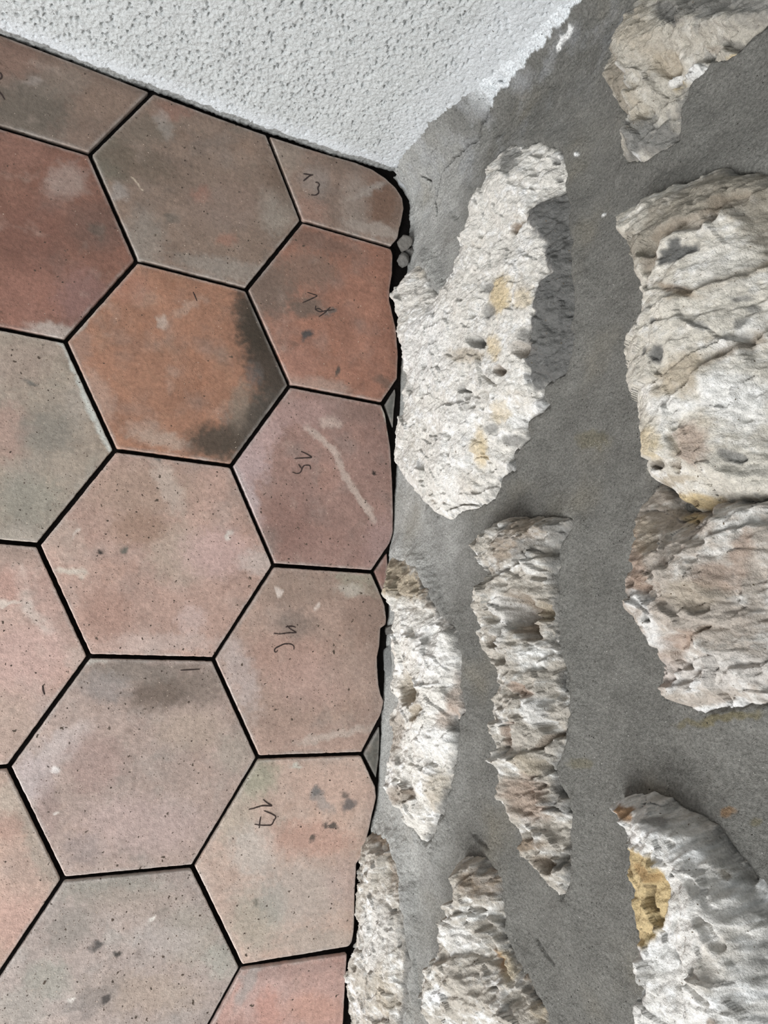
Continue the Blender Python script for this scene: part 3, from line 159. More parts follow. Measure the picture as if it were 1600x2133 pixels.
TILES = [
  {'label': 'brown-grey half tile along the plaster, cut off by the left edge', 'base': (133, 114, 102), 'spk': 0.35, 'z': 0.0, 'outline': [(-0.1188, 0.2084), (-0.0646, 0.3043), (-0.1427, 0.3073), (-0.2151, 0.3087), (-0.33, 0.303), (-0.3, 0.3118), (-0.24, 0.2078)], 'feats': [('E', [-0.1799, 0.2348], [25.1, 3.0, 12.2, -30.5], 0, (114, 105, 95), 0.9099999999999999), ('E', [-0.1056, 0.2758], [34.2, 3.7, 14.1, -34.7], 0, (143, 122, 108), 0.78), ('E', [-0.1534, 0.2789], [36.1, 4.1, 24.9, -59.2], 0, (140, 128, 117), 0.52), ('E', [-0.2035, 0.2852], [38.2, 4.6, 19.9, -45.4], 0, (140, 112, 99), 0.65), ('E', [-0.1794, 0.2679], [111.9, 13.3, 94.9, -225.9], 0, (168, 156, 148), 0.52)]},
  {'label': 'full brown-grey hexagonal tile touching the plaster wall', 'base': (141, 122, 109), 'spk': 0.5, 'z': 0.0, 'outline': [(-0.0603, 0.104), (0.0598, 0.1038), (0.1183, 0.2065), (0.0672, 0.3027), (0.0005, 0.3029), (-0.0646, 0.3043), (-0.1188, 0.2084)], 'feats': [('E', [-0.0985, 0.2102], [46.0, 5.0, 12.8, -35.5], 0, (114, 107, 95), 0.95), ('E', [-0.0687, 0.2557], [33.0, 3.4, 22.0, -57.3], 0, (123, 111, 99), 0.78), ('E', [-0.0695, 0.215], [26.2, -5.0, -3.2, -57.1], 0, (119, 105, 92), 0.78), ('E', [-0.0007, 0.2011], [103.4, 9.9, 31.6, -94.4], 0, (164, 116, 100), 0.78), ('E', [0.0307, 0.1553], [91.0, 8.4, 36.7, -121.6], 0, (164, 121, 104), 0.65), ('E', [-0.0413, 0.2899], [47.6, 4.8, 33.4, -83.8], 0, (150, 117, 103), 0.78), ('E', [0.0858, 0.2085], [48.5, 4.1, 11.7, -36.2], 0, (168, 159, 148), 0.65), ('E', [0.0392, 0.1226], [18.8, -1.9, 4.7, -85.6], 0, (161, 152, 143), 0.65), ('E', [-0.0556, 0.1292], [50.3, 5.2, 9.0, -29.9], 0, (152, 142, 132), 0.65), ('E', [-0.0496, 0.2689], [105.2, 63.9, 41.5, -42.8], 0, (168, 159, 151), 0.5850000000000001), ('E', [-0.0286, 0.163], [121.0, 12.1, 55.5, -174.7], 0, (112, 105, 96), 0.65), ('E', [0.0914, 0.2476], [46.1, 22.6, 18.2, -24.3], 0, (119, 101, 88), 0.65), ('E', [0.027, 0.1955], [22.6, 2.1, 11.0, -33.6], 0, (151, 130, 118), 0.65), ('E', [-0.085, 0.1756], [102.8, 11.0, 37.6, -111.7], 0, (168, 159, 153), 0.65), ('L', [(-0.075, 0.196), (-0.0625, 0.1861)], 0.0011, 0, (217, 200, 179), 0.9)]},
  {'label': 'plain dark red tile at the left edge', 'base': (139, 102, 88), 'spk': 0.25, 'z': 0.0, 'outline': [(-0.1188, 0.2084), (-0.0603, 0.104), (-0.1187, 0.0001), (-0.24, 0.0), (-0.3, 0.1039), (-0.24, 0.2078)], 'feats': [('E', [-0.1365, 0.1719], [54.6, 6.2, 18.2, -52.5], 0, (166, 145, 135), 0.78), ('E', [-0.1487, 0.1596], [111.1, 12.9, 31.6, -92.9], 0, (166, 145, 135), 0.45499999999999996), ('E', [-0.1041, 0.1308], [35.4, 3.9, 11.5, -36.7], 0, (118, 92, 82), 0.78), ('E', [-0.1634, 0.0966], [28.8, 3.4, 7.3, -24.0], 0, (129, 93, 81), 0.78), ('E', [-0.1563, 0.0369], [29.0, 3.5, 8.5, -32.7], 0, (157, 115, 101), 0.78), ('E', [-0.1089, 0.0492], [43.7, 4.9, 8.3, -31.7], 0, (150, 117, 111), 0.65), ('E', [-0.1268, 0.0085], [38.4, -1.4, 4.1, -123.1], 0, (188, 175, 166), 0.78), ('E', [-0.1012, 0.1263], [111.0, 80.1, 86.2, -81.9], 0, (106, 93, 84), 0.78), ('E', [-0.1827, 0.1851], [38.3, 4.6, 17.1, -46.8], 0, (145, 109, 96), 0.65)]},
  {'label': 'cut tile marked 13 in the corner of the two walls', 'base': (149, 128, 115), 'spk': 0.4, 'z': 0.0, 'outline': [(0.1183, 0.2065), (0.0672, 0.3027), (0.1173, 0.3044), (0.1487, 0.3062), (0.1811, 0.3087), (0.2046, 0.3078), (0.224, 0.3026), (0.2412, 0.2937), (0.2525, 0.2812), (0.2555, 0.2667), (0.2532, 0.2478), (0.2511, 0.2364), (0.2492, 0.2225), (0.2397, 0.2085)], 'feats': [('E', [0.2176, 0.2643], [36.8, 2.4, 9.9, -30.1], 0, (130, 104, 89), 0.95), ('E', [0.1499, 0.2903], [31.3, 2.3, 27.4, -76.9], 0, (133, 116, 104), 0.65), ('E', [0.2202, 0.2256], [25.9, -5.0, 5.1, -107.0], 0, (188, 175, 165), 0.7150000000000001), ('E', [0.2033, 0.2761], [28.3, 18.3, 109.3, -132.6], 0, (178, 169, 161), 0.65), ('E', [0.0943, 0.2863], [48.6, 4.0, 14.4, -39.4], 0, (157, 144, 132), 0.65), ('E', [0.1854, 0.2472], [50.8, 3.6, 8.4, -25.6], 0, (167, 154, 144), 0.5850000000000001), ('E', [0.1239, 0.2208], [40.7, 3.2, 17.1, -53.1], 0, (160, 127, 113), 0.65), ('E', [0.1298, 0.264], [53.5, 4.2, 18.0, -52.2], 0, (167, 154, 146), 0.52)]},
  {'label': 'orange tile with a black-brown burnt stain along its right side', 'base': (167, 125, 103), 'spk': 0.15, 'z': 0.0, 'outline': [(-0.0603, 0.104), (0.0598, 0.1038), (0.1201, 0.0008), (0.061, -0.1031), (-0.0596, -0.1042), (-0.1187, 0.0001)], 'feats': [('E', [0.0688, 0.0723], [47.3, 17.6, 12.5, -23.2], 0, (86, 74, 64), 0.95), ('E', [0.0926, 0.0257], [30.4, 14.7, 10.6, -17.5], 0, (79, 70, 62), 0.95), ('E', [0.0769, -0.0511], [37.1, -20.0, -9.8, -19.5], 0, (93, 86, 78), 0.95), ('E', [0.0418, -0.079], [31.7, 3.0, 8.8, -54.3], 0, (89, 78, 68), 0.95), ('E', [0.0813, 0.0579], [37.9, 18.3, 16.5, -26.1], 0, (71, 62, 53), 0.9099999999999999), ('E', [0.0642, -0.0311], [93.2, -7.4, 0.3, -40.8], 0, (151, 134, 119), 0.7150000000000001), ('E', [-0.0185, -0.0862], [34.4, -2.1, -2.8, -120.0], 0, (187, 165, 150), 0.78), ('E', [-0.0342, -0.0758], [51.7, 5.4, 16.6, -96.1], 0, (181, 155, 140), 0.52), ('E', [-0.0267, 0.0432], [150.1, 108.8, 86.3, -92.6], 0, (192, 170, 156), 0.9099999999999999), ('E', [-0.0034, 0.0655], [36.6, 32.8, 147.9, -135.8], 0, (183, 155, 138), 0.65), ('E', [-0.0489, 0.0649], [67.7, 7.0, 23.9, -91.6], 0, (173, 145, 128), 0.52), ('E', [-0.1032, -0.0015], [100.0, 11.3, 11.0, -48.4], 0, (161, 135, 122), 0.52), ('E', [-0.0797, -0.048], [90.1, 52.0, 21.0, -27.7], 0, (179, 151, 136), 0.65), ('E', [0.018, 0.1167], [24.0, -3.1, 1.7, -123.4], 0, (130, 109, 94), 0.78), ('E', [0.0989, -0.0473], [97.4, -64.0, -22.5, -36.4], 0, (107, 108, 102), 0.65), ('E', [0.1119, 0.0009], [44.3, 21.4, 16.4, -28.2], 0, (77, 68, 60), 0.95), ('E', [0.103, -0.0295], [54.2, -29.5, -16.9, -34.7], 0, (85, 78, 71), 0.95), ('E', [0.0847, -0.0776], [55.0, -30.2, -20.1, -39.3], 0, (89, 80, 72), 0.95), ('E', [-0.0642, 0.0717], [51.6, 5.5, 16.4, -61.4], 0, (177, 128, 109), 0.52), ('E', [0.0775, 0.0053], [112.0, 9.8, 16.6, -79.9], 0, (114, 109, 107), 0.45499999999999996), ('L', [(-0.1093, 0.0126), (-0.094, 0.0399)], 0.00315, 0, (198, 187, 175), 0.6)]},
  {'label': 'salmon tile marked 14 against the stone wall', 'base': (165, 122, 104), 'spk': 0.3, 'z': 0.0, 'outline': [(0.0598, 0.1038), (0.1183, 0.2065), (0.2397, 0.2085), (0.2437, 0.1998), (0.2446, 0.1739), (0.2425, 0.1538), (0.2429, 0.1378), (0.2487, 0.12), (0.2546, 0.1022), (0.2595, 0.0684), (0.2601, 0.037), (0.2396, 0.0019), (0.1201, 0.0008)], 'feats': [('E', [0.0853, 0.1117], [31.5, 2.7, 7.5, -28.1], 0, (127, 109, 98), 0.95), ('E', [0.1334, 0.1003], [46.0, 3.6, 19.1, -75.2], 0, (111, 101, 92), 0.78), ('E', [0.1328, 0.1861], [15.4, -2.7, 2.4, -79.2], 0, (130, 104, 92), 0.8450000000000001), ('E', [0.1297, 0.1481], [27.4, 2.2, 11.5, -40.7], 0, (139, 116, 103), 0.78), ('E', [0.1361, 0.0661], [64.1, 91.1, 161.4, -121.0], 0, (84, 82, 82), 0.95), ('E', [0.1769, 0.029], [410.6, -78.8, -6.7, -136.3], 0, (91, 82, 76), 0.95), ('E', [0.1208, 0.0495], [282.5, 23.0, 64.2, -282.3], 0, (120, 94, 82), 0.78), ('E', [0.2398, 0.0297], [58.9, -17.7, -20.9, -155.0], 0, (121, 101, 90), 0.78), ('E', [0.1527, 0.0091], [24.1, -1.6, 7.7, -121.0], 0, (177, 155, 143), 0.65), ('E', [0.1273, 0.0274], [42.3, 3.4, 9.1, -42.5], 0, (176, 134, 119), 0.52), ('E', [0.164, 0.102], [74.0, 57.4, 192.6, -225.2], 0, (102, 99, 95), 0.78)]},
  {'label': 'grey-beige tile with a long chipped pale edge at the left', 'base': (171, 157, 143), 'spk': 0.8, 'z': 0.0, 'outline': [(-0.1187, 0.0001), (-0.0596, -0.1042), (-0.1191, -0.2083), (-0.24, -0.2078), (-0.3, -0.1039), (-0.24, 0.0)], 'feats': [('E', [-0.1565, -0.1017], [60.4, 7.3, 5.9, -34.7], 0, (178, 149, 137), 0.78), ('E', [-0.1234, -0.0961], [38.6, 4.5, 6.9, -40.7], 0, (139, 134, 125), 0.7150000000000001), ('E', [-0.1323, -0.165], [34.1, 4.1, 4.4, -35.1], 0, (156, 151, 139), 0.78), ('E', [-0.1564, -0.0335], [39.5, 4.7, 8.7, -40.4], 0, (164, 145, 133), 0.65), ('E', [-0.125, -0.0064], [75.4, 8.7, 22.3, -98.2], 0, (175, 158, 146), 0.65), ('L', [(-0.1167, -0.002), (-0.1075, -0.023), (-0.0926, -0.0556), (-0.0784, -0.0809), (-0.0634, -0.1038)], 0.00495, 0, (212, 212, 204), 0.95), ('L', [(-0.1233, -0.002), (-0.1154, -0.0053)], 0.0036, 0, (213, 212, 204), 0.8), ('E', [-0.1438, -0.0506], [167.3, 19.9, 67.8, -336.9], 0, (113, 111, 105), 0.78), ('E', [-0.1406, -0.1988], [40.6, 4.9, 11.2, -107.5], 0, (177, 168, 157), 0.52)]},
  {'label': 'pink tile with pale flecks in the middle of the floor', 'base': (190, 160, 147), 'spk': 0.9, 'z': 0.0, 'outline': [(-0.0596, -0.1042), (0.061, -0.1031), (0.1187, -0.2081), (0.0611, -0.3128), (-0.0611, -0.3131), (-0.1191, -0.2083)], 'feats': [('E', [-0.0273, -0.1417], [19.0, 2.0, 4.3, -32.8], 0, (173, 149, 133), 0.7150000000000001), ('E', [0.013, -0.2033], [33.7, 3.4, 3.0, -32.8], 0, (188, 169, 154), 0.78), ('E', [-0.0279, -0.1821], [35.2, 3.7, 6.3, -58.8], 0, (164, 136, 119), 0.78), ('E', [0.0531, -0.1996], [27.6, 2.6, 3.5, -38.5], 0, (206, 176, 169), 0.78), ('E', [-0.086, -0.2323], [82.2, 2.7, -3.4, -212.5], 0, (215, 202, 188), 0.95), ('E', [-0.0866, -0.1922], [450.2, -57.7, -31.6, -172.6], 0, (227, 215, 205), 0.95), ('E', [0.0649, -0.1806], [308.3, -80.9, -46.7, -184.2], 0, (227, 216, 206), 0.95), ('E', [-0.0039, -0.1334], [78.5, 45.6, 18.2, -27.8], 0, (205, 189, 177), 0.5850000000000001), ('E', [0.1014, -0.2058], [45.8, 4.0, 6.2, -72.2], 0, (210, 196, 188), 0.65), ('E', [0.0031, -0.2983], [15.0, 1.5, 3.6, -102.9], 0, (203, 183, 174), 0.65), ('E', [0.0346, -0.2723], [67.0, 6.5, 3.3, -66.6], 0, (211, 190, 184), 0.52), ('E', [-0.0501, -0.2765], [44.5, 4.9, 1.8, -35.1], 0, (178, 143, 129), 0.65), ('E', [-0.0395, -0.2051], [239.4, 25.6, 23.7, -253.8], 0, (112, 109, 100), 0.95), ('E', [-0.0618, -0.2101], [316.6, 34.8, 63.0, -687.0], 0, (56, 52, 49), 0.95), ('E', [-0.0164, -0.1067], [255.4, 26.1, 58.5, -385.3], 0, (101, 96, 92), 0.9099999999999999), ('E', [-0.0984, -0.1992], [57.8, 6.6, 5.3, -52.4], 0, (195, 177, 164), 0.52)]},
  {'label': 'mauve tile marked 15 with a pale curved scar', 'base': (163, 133, 123), 'spk': 0.9, 'z': 0.0, 'outline': [(0.061, -0.1031), (0.1201, 0.0008), (0.2396, 0.0019), (0.2464, -0.0103), (0.2518, -0.0326), (0.2562, -0.0502), (0.2615, -0.0917), (0.2651, -0.1271), (0.2669, -0.1565), (0.2632, -0.1704), (0.2399, -0.206), (0.1187, -0.2081)], 'feats': [('L', [(0.1449, -0.0449), (0.1637, -0.0563), (0.183, -0.0706), (0.1939, -0.0923), (0.2041, -0.1054), (0.2177, -0.1211), (0.2312, -0.1341), (0.2383, -0.1449)], 0.00585, 0, (203, 185, 174), 0.75), ('L', [(0.2142, -0.1158), (0.2314, -0.137)], 0.0045, 0, (203, 185, 174), 0.5), ('E', [0.0808, -0.0947], [45.7, 4.0, 5.5, -36.4], 0, (197, 174, 172), 0.78), ('E', [0.0998, -0.0584], [18.2, 29.2, 59.7, -39.5], 0, (190, 163, 158), 0.78), ('E', [0.1436, -0.0278], [24.1, 1.9, 10.4, -57.4], 0, (179, 149, 142), 0.78), ('E', [0.1742, -0.034], [81.7, 6.1, 21.3, -121.5], 0, (208, 188, 177), 0.65), ('E', [0.0814, -0.1328], [98.1, 58.1, 14.2, -22.9], 0, (189, 171, 169), 0.8450000000000001), ('E', [0.1314, -0.1651], [29.3, 2.4, 3.2, -30.4], 0, (148, 116, 106), 0.65), ('E', [0.2041, -0.0168], [31.6, 2.2, 15.2, -83.3], 0, (141, 117, 108), 0.65), ('E', [0.2528, -0.1697], [37.9, -12.3, -6.2, -27.5], 0, (179, 151, 146), 0.65), ('L', [(0.2407, -0.004), (0.2484, -0.021), (0.252, -0.0357)], 0.0027, 0, (206, 201, 188), 0.85), ('E', [0.1105, -0.1836], [90.3, 7.7, 6.0, -61.8], 0, (142, 125, 117), 0.65), ('E', [0.1853, -0.1819], [23.8, 1.8, 4.2, -44.6], 0, (168, 136, 126), 0.52), ('E', [0.2357, -0.0864], [191.8, -143.0, -271.3, -451.6], 0, (51, 47, 44), 0.95)]},
  {'label': 'pale pink tile at the left edge with a whitish scar', 'base': (197, 169, 157), 'spk': 0.55, 'z': 0.0, 'outline': [(-0.1191, -0.2083), (-0.0611, -0.3131), (-0.1192, -0.4159), (-0.24, -0.4157), (-0.3, -0.3118), (-0.24, -0.2078)], 'feats': [('L', [(-0.1343, -0.2306), (-0.1267, -0.253), (-0.1199, -0.2686), (-0.1103, -0.2795), (-0.1009, -0.2882)], 0.00675, 0, (220, 205, 194), 0.75), ('E', [-0.1384, -0.2171], [40.7, 4.9, 6.6, -72.1], 0, (174, 152, 140), 0.78), ('E', [-0.1386, -0.2493], [61.6, 7.5, 3.9, -54.9], 0, (191, 153, 140), 0.65), ('E', [-0.1005, -0.2559], [58.8, 6.8, 2.3, -35.8], 0, (194, 161, 149), 0.65), ('E', [-0.1143, -0.3159], [27.1, 3.2, 1.0, -37.1], 0, (208, 176, 166), 0.78), ('E', [-0.1225, -0.3822], [41.9, 5.1, -0.5, -32.9], 0, (194, 172, 158), 0.65), ('E', [-0.0723, -0.3148], [96.3, 10.9, 1.9, -72.2], 0, (208, 188, 177), 0.65), ('E', [-0.1407, -0.2653], [82.8, 10.1, 22.2, -368.9], 0, (226, 213, 201), 0.78)]},
  {'label': 'taupe tile with a dark smudge along its top edge', 'base': (182, 162, 152), 'spk': 0.8, 'z': 0.0, 'outline': [(-0.0611, -0.3131), (0.0611, -0.3128), (0.1186, -0.4151), (0.0597, -0.5202), (-0.0607, -0.5199), (-0.1192, -0.4159)], 'feats': [('E', [0.0128, -0.3464], [25.8, 7.2, 11.1, -59.3], 0, (122, 108, 98), 0.95), ('E', [-0.0172, -0.3276], [19.7, 2.1, 1.6, -87.8], 0, (139, 128, 119), 0.8450000000000001), ('E', [0.0512, -0.3412], [40.1, 3.8, 0.5, -50.9], 0, (142, 128, 118), 0.7150000000000001), ('E', [-0.0429, -0.3421], [44.9, 4.9, 0.7, -71.8], 0, (156, 148, 144), 0.65), ('E', [-0.0971, -0.4263], [56.0, 6.6, -2.0, -46.2], 0, (199, 185, 182), 0.78), ('E', [-0.0795, -0.4007], [46.8, 41.6, 49.6, -51.8], 0, (199, 185, 182), 0.52), ('E', [-0.072, -0.392], [34.5, 22.6, 47.4, -75.2], 0, (206, 192, 186), 0.65), ('E', [-0.0437, -0.4152], [38.2, 4.2, -1.3, -37.0], 0, (173, 146, 138), 0.5850000000000001), ('E', [0.0456, -0.3849], [29.2, 2.8, -0.8, -52.0], 0, (188, 169, 154), 0.65), ('E', [0.0931, -0.4103], [48.6, 4.4, -1.5, -51.0], 0, (177, 166, 154), 0.65), ('E', [0.0076, -0.4766], [16.9, 1.8, -2.6, -36.8], 0, (195, 173, 167), 0.65), ('E', [-0.0812, -0.4574], [101.5, 11.9, -2.4, -38.6], 0, (163, 141, 134), 0.65), ('E', [-0.0477, -0.4945], [59.0, 6.6, -6.5, -76.9], 0, (165, 150, 145), 0.65), ('E', [-0.0794, -0.4192], [383.0, -53.4, -78.6, -252.5], 0, (240, 232, 227), 0.95), ('E', [-0.059, -0.3168], [56.9, 6.3, 6.8, -268.9], 0, (192, 186, 176), 0.78), ('E', [-0.0734, -0.4605], [402.3, 46.6, -37.4, -577.6], 0, (234, 224, 215), 0.95)]},
  {'label': 'brown-pink tile marked 16 with a greenish corner', 'base': (178, 153, 140), 'spk': 0.8, 'z': 0.0, 'outline': [(0.1187, -0.2081), (0.2399, -0.206), (0.2499, -0.223), (0.2579, -0.2373), (0.2616, -0.245), (0.2645, -0.2608), (0.2643, -0.2682), (0.2577, -0.273), (0.2576, -0.2921), (0.2553, -0.305), (0.2571, -0.3227), (0.2593, -0.3365), (0.2625, -0.3475), (0.2675, -0.3557), (0.2647, -0.3711), (0.2413, -0.4153), (0.1186, -0.4151), (0.0611, -0.3128)], 'feats': [('P', [(0.1874, -0.2107), (0.2413, -0.2082), (0.2571, -0.2356), (0.2226, -0.235), (0.2003, -0.2225)], 0, (167, 166, 149), 0.75, 0.0045), ('E', [0.1482, -0.2317], [15.9, 1.3, 3.8, -54.4], 0, (161, 140, 127), 0.78), ('E', [0.2399, -0.262], [32.1, 2.2, 1.3, -25.5], 0, (152, 130, 118), 0.78), ('E', [0.213, -0.23], [54.4, -6.5, -13.8, -148.4], 0, (199, 190, 178), 0.78), ('E', [0.1432, -0.3091], [19.9, 1.6, 1.0, -38.2], 0, (185, 152, 139), 0.65), ('E', [0.1735, -0.3348], [21.8, 1.7, 0.5, -37.9], 0, (192, 162, 151), 0.65), ('E', [0.0907, -0.3257], [59.4, 27.9, 8.6, -22.5], 0, (195, 181, 176), 0.65), ('E', [0.1728, -0.3973], [17.7, 1.4, -1.6, -74.7], 0, (186, 159, 146), 0.65), ('E', [0.2069, -0.3928], [21.0, 6.5, 40.0, -229.4], 0, (201, 187, 176), 0.65), ('E', [0.1514, -0.2718], [44.1, 3.6, 2.9, -62.5], 0, (132, 119, 110), 0.65), ('E', [0.1729, -0.2518], [343.1, 26.6, 13.2, -230.0], 0, (226, 211, 201), 0.9099999999999999), ('E', [0.1274, -0.2385], [359.3, 30.1, 15.5, -234.4], 0, (226, 211, 201), 0.9099999999999999), ('E', [0.2257, -0.3233], [27.5, 1.9, 0.7, -36.7], 0, (174, 152, 140), 0.52)]},
  {'label': 'peach tile cut off by the left edge below the pale pink one', 'base': (199, 171, 156), 'spk': 0.5, 'z': 0.0, 'outline': [(-0.1192, -0.4159), (-0.0607, -0.5199), (-0.12, -0.6235), (-0.24, -0.6235), (-0.3, -0.5196), (-0.24, -0.4157)], 'feats': [('E', [-0.1101, -0.4513], [58.7, 31.8, 15.6, -33.5], 0, (196, 181, 166), 0.78), ('E', [-0.112, -0.4681], [84.8, 10.3, -5.7, -79.3], 0, (182, 146, 132), 0.65), ('E', [-0.0919, -0.5033], [50.1, 6.0, -4.4, -47.7], 0, (187, 163, 150), 0.78), ('E', [-0.0807, -0.4959], [89.2, 48.4, 10.7, -25.2], 0, (177, 167, 154), 0.65), ('E', [-0.0979, -0.5524], [42.7, 5.2, -5.1, -40.8], 0, (202, 166, 153), 0.65)]},
  {'label': 'grey-taupe tile peppered with dark pits at the bottom', 'base': (183, 168, 160), 'spk': 1.5, 'z': 0.0, 'outline': [(-0.0607, -0.5199), (0.0597, -0.5202), (0.1189, -0.6231), (0.06, -0.7275), (-0.06, -0.7275), (-0.12, -0.6235)], 'feats': [('E', [-0.0178, -0.5321], [19.1, 2.1, -8.1, -76.6], 0, (165, 160, 150), 0.78), ('E', [-0.0484, -0.5627], [34.0, 29.0, 32.9, -41.1], 0, (153, 146, 138), 0.65), ('E', [0.006, -0.5478], [24.9, 2.6, -8.7, -76.0], 0, (176, 160, 149), 0.65), ('E', [0.0652, -0.5861], [35.1, 3.4, -4.9, -37.2], 0, (177, 170, 157), 0.52), ('E', [0.0238, -0.6326], [18.7, 1.9, -9.5, -58.4], 0, (188, 169, 154), 0.65), ('E', [-0.0199, -0.6297], [37.5, 23.8, 28.0, -65.0], 0, (145, 137, 132), 0.65), ('E', [-0.0638, -0.6062], [49.8, 5.8, -9.5, -61.2], 0, (168, 167, 156), 0.65), ('E', [-0.085, -0.6269], [43.0, 5.2, -10.7, -62.8], 0, (178, 172, 163), 0.65), ('E', [0.0967, -0.613], [68.0, 6.3, -8.0, -55.3], 0, (179, 178, 167), 0.65), ('E', [0.0419, -0.5875], [36.1, 3.6, -10.2, -75.5], 0, (195, 184, 178), 0.52), ('E', [-0.0251, -0.5827], [183.2, 117.2, 99.4, -212.7], 0, (95, 90, 87), 0.95), ('E', [-0.0133, -0.632], [205.6, 173.6, 172.2, -238.3], 0, (89, 83, 80), 0.95), ('E', [-0.0033, -0.593], [286.7, 30.8, -66.3, -467.5], 0, (67, 63, 60), 0.95), ('E', [0.0249, -0.5646], [263.6, 145.4, 135.3, -391.8], 0, (239, 232, 222), 0.95), ('E', [-0.0431, -0.6267], [289.2, 182.4, 217.2, -492.9], 0, (234, 226, 217), 0.95), ('E', [0.0342, -0.5577], [216.8, 22.0, -26.5, -224.7], 0, (144, 136, 127), 0.52)]},
  {'label': 'beige tile marked 17 with grey smudges', 'base': (200, 176, 162), 'spk': 0.7, 'z': 0.0, 'outline': [(0.1186, -0.4151), (0.2413, -0.4153), (0.2543, -0.4375), (0.2626, -0.4517), (0.2647, -0.4645), (0.2605, -0.4842), (0.2588, -0.4956), (0.2556, -0.5099), (0.2508, -0.5275), (0.2448, -0.5346), (0.2451, -0.565), (0.2462, -0.5877), (0.2468, -0.6052), (0.2448, -0.6178), (0.2399, -0.6225), (0.1189, -0.6231), (0.0597, -0.5202)], 'feats': [('E', [0.1162, -0.4357], [33.9, 23.2, 21.9, -42.0], 0, (167, 164, 145), 0.8450000000000001), ('E', [0.0933, -0.4684], [39.5, 3.6, -2.2, -34.8], 0, (187, 176, 160), 0.65), ('E', [0.1226, -0.5089], [38.5, 3.4, -3.5, -41.7], 0, (207, 199, 190), 0.65), ('E', [0.1868, -0.5044], [22.4, 1.8, -4.0, -50.2], 0, (199, 161, 145), 0.78), ('E', [0.2112, -0.4502], [19.1, 1.4, -1.9, -38.8], 0, (204, 175, 160), 0.65), ('E', [0.1885, -0.4542], [141.2, 66.8, 56.4, -200.2], 0, (124, 121, 119), 0.95), ('E', [0.1962, -0.4658], [42.4, -38.7, -121.7, -159.3], 0, (167, 157, 151), 0.78), ('E', [0.229, -0.4698], [121.2, 8.7, -8.2, -138.2], 0, (117, 110, 107), 0.95), ('E', [0.2102, -0.4921], [113.3, -39.4, -121.4, -316.1], 0, (94, 86, 81), 0.95), ('E', [0.2003, -0.4894], [426.7, -53.0, -36.9, -164.4], 0, (99, 90, 84), 0.95), ('E', [0.1883, -0.502], [337.0, -76.8, -61.3, -197.1], 0, (105, 94, 87), 0.95), ('E', [0.2235, -0.4586], [170.2, 12.3, -17.3, -322.1], 0, (121, 110, 103), 0.9099999999999999), ('E', [0.1745, -0.5573], [18.4, 1.5, -3.2, -29.5], 0, (190, 179, 170), 0.65), ('E', [0.1289, -0.5806], [39.0, 3.4, -4.4, -35.6], 0, (178, 171, 156), 0.65), ('E', [0.2005, -0.6089], [20.1, 1.6, -10.7, -79.7], 0, (183, 171, 160), 0.65), ('E', [0.1483, -0.564], [63.2, 5.4, -6.0, -52.5], 0, (169, 167, 159), 0.52), ('E', [0.2303, -0.5534], [43.1, 3.1, -4.1, -39.9], 0, (184, 163, 156), 0.52), ('E', [0.1288, -0.5618], [387.8, 33.9, -24.2, -212.3], 0, (134, 129, 118), 0.9099999999999999), ('E', [0.1626, -0.4241], [150.4, 12.2, -18.0, -493.2], 0, (213, 211, 199), 0.78), ('E', [0.2608, -0.479], [102.7, 6.9, -2.0, -31.8], 0, (185, 161, 151), 0.52)]},
  {'label': 'salmon pink tile cut off by the bottom edge', 'base': (196, 159, 148), 'spk': 0.45, 'z': 0.0, 'outline': [(0.1189, -0.6231), (0.2401, -0.6255), (0.2401, -0.6485), (0.2401, -0.6727), (0.2405, -0.7015), (0.2396, -0.7439), (0.24, -0.8314), (0.12, -0.8314), (0.06, -0.7275)], 'feats': [('E', [0.151, -0.658], [32.3, 2.8, -6.0, -36.3], 0, (203, 176, 168), 0.65), ('E', [0.2154, -0.6591], [36.0, 2.7, -5.6, -34.9], 0, (190, 160, 151), 0.65), ('E', [0.1753, -0.6339], [17.2, 4.1, -3.5, -130.1], 0, (174, 148, 140), 0.65), ('E', [0.1522, -0.6719], [64.6, 5.5, -7.6, -43.7], 0, (202, 152, 137), 0.65), ('E', [0.2002, -0.6755], [30.6, 2.4, -12.1, -70.9], 0, (201, 158, 142), 0.65), ('E', [0.1265, -0.6403], [117.9, -54.8, -23.0, -41.3], 0, (178, 168, 162), 0.78)]},
  {'label': 'small dark grey triangular offcut between the tiles marked 14 and 15', 'base': (115, 115, 110), 'spk': 0.3, 'z': -0.003, 'outline': [(0.2574, 0.0264), (0.2436, 0.0014), (0.258, -0.0267), (0.2581, -0.007), (0.2592, 0.018)], 'feats': []},
  {'label': 'small pink triangular offcut between the tiles marked 15 and 16', 'base': (160, 127, 117), 'spk': 0.4, 'z': -0.002, 'outline': [(0.2593, -0.1807), (0.243, -0.2052), (0.2582, -0.2327), (0.2603, -0.2153), (0.2617, -0.1979)], 'feats': []},
  {'label': 'small dark grey triangular offcut between the tiles marked 16 and 17', 'base': (102, 102, 96), 'spk': 0.4, 'z': -0.002, 'outline': [(0.2625, -0.3847), (0.2437, -0.4159), (0.2621, -0.4442), (0.2643, -0.4208), (0.2641, -0.3993)], 'feats': []},
  {'label': None, 'base': (163, 129, 116), 'spk': 0.5, 'z': 0.0, 'outline': [(-0.24, 0.2078), (-0.3, 0.3035), (-0.42, 0.3035), (-0.48, 0.2078), (-0.42, 0.1039), (-0.3, 0.1039)], 'lo': 1, 'feats': []},
  {'label': None, 'base': (172, 142, 129), 'spk': 0.5, 'z': 0.0, 'outline': [(-0.24, 0.0), (-0.3, 0.1039), (-0.42, 0.1039), (-0.48, 0.0), (-0.42, -0.1039), (-0.3, -0.1039)], 'lo': 1, 'feats': []},
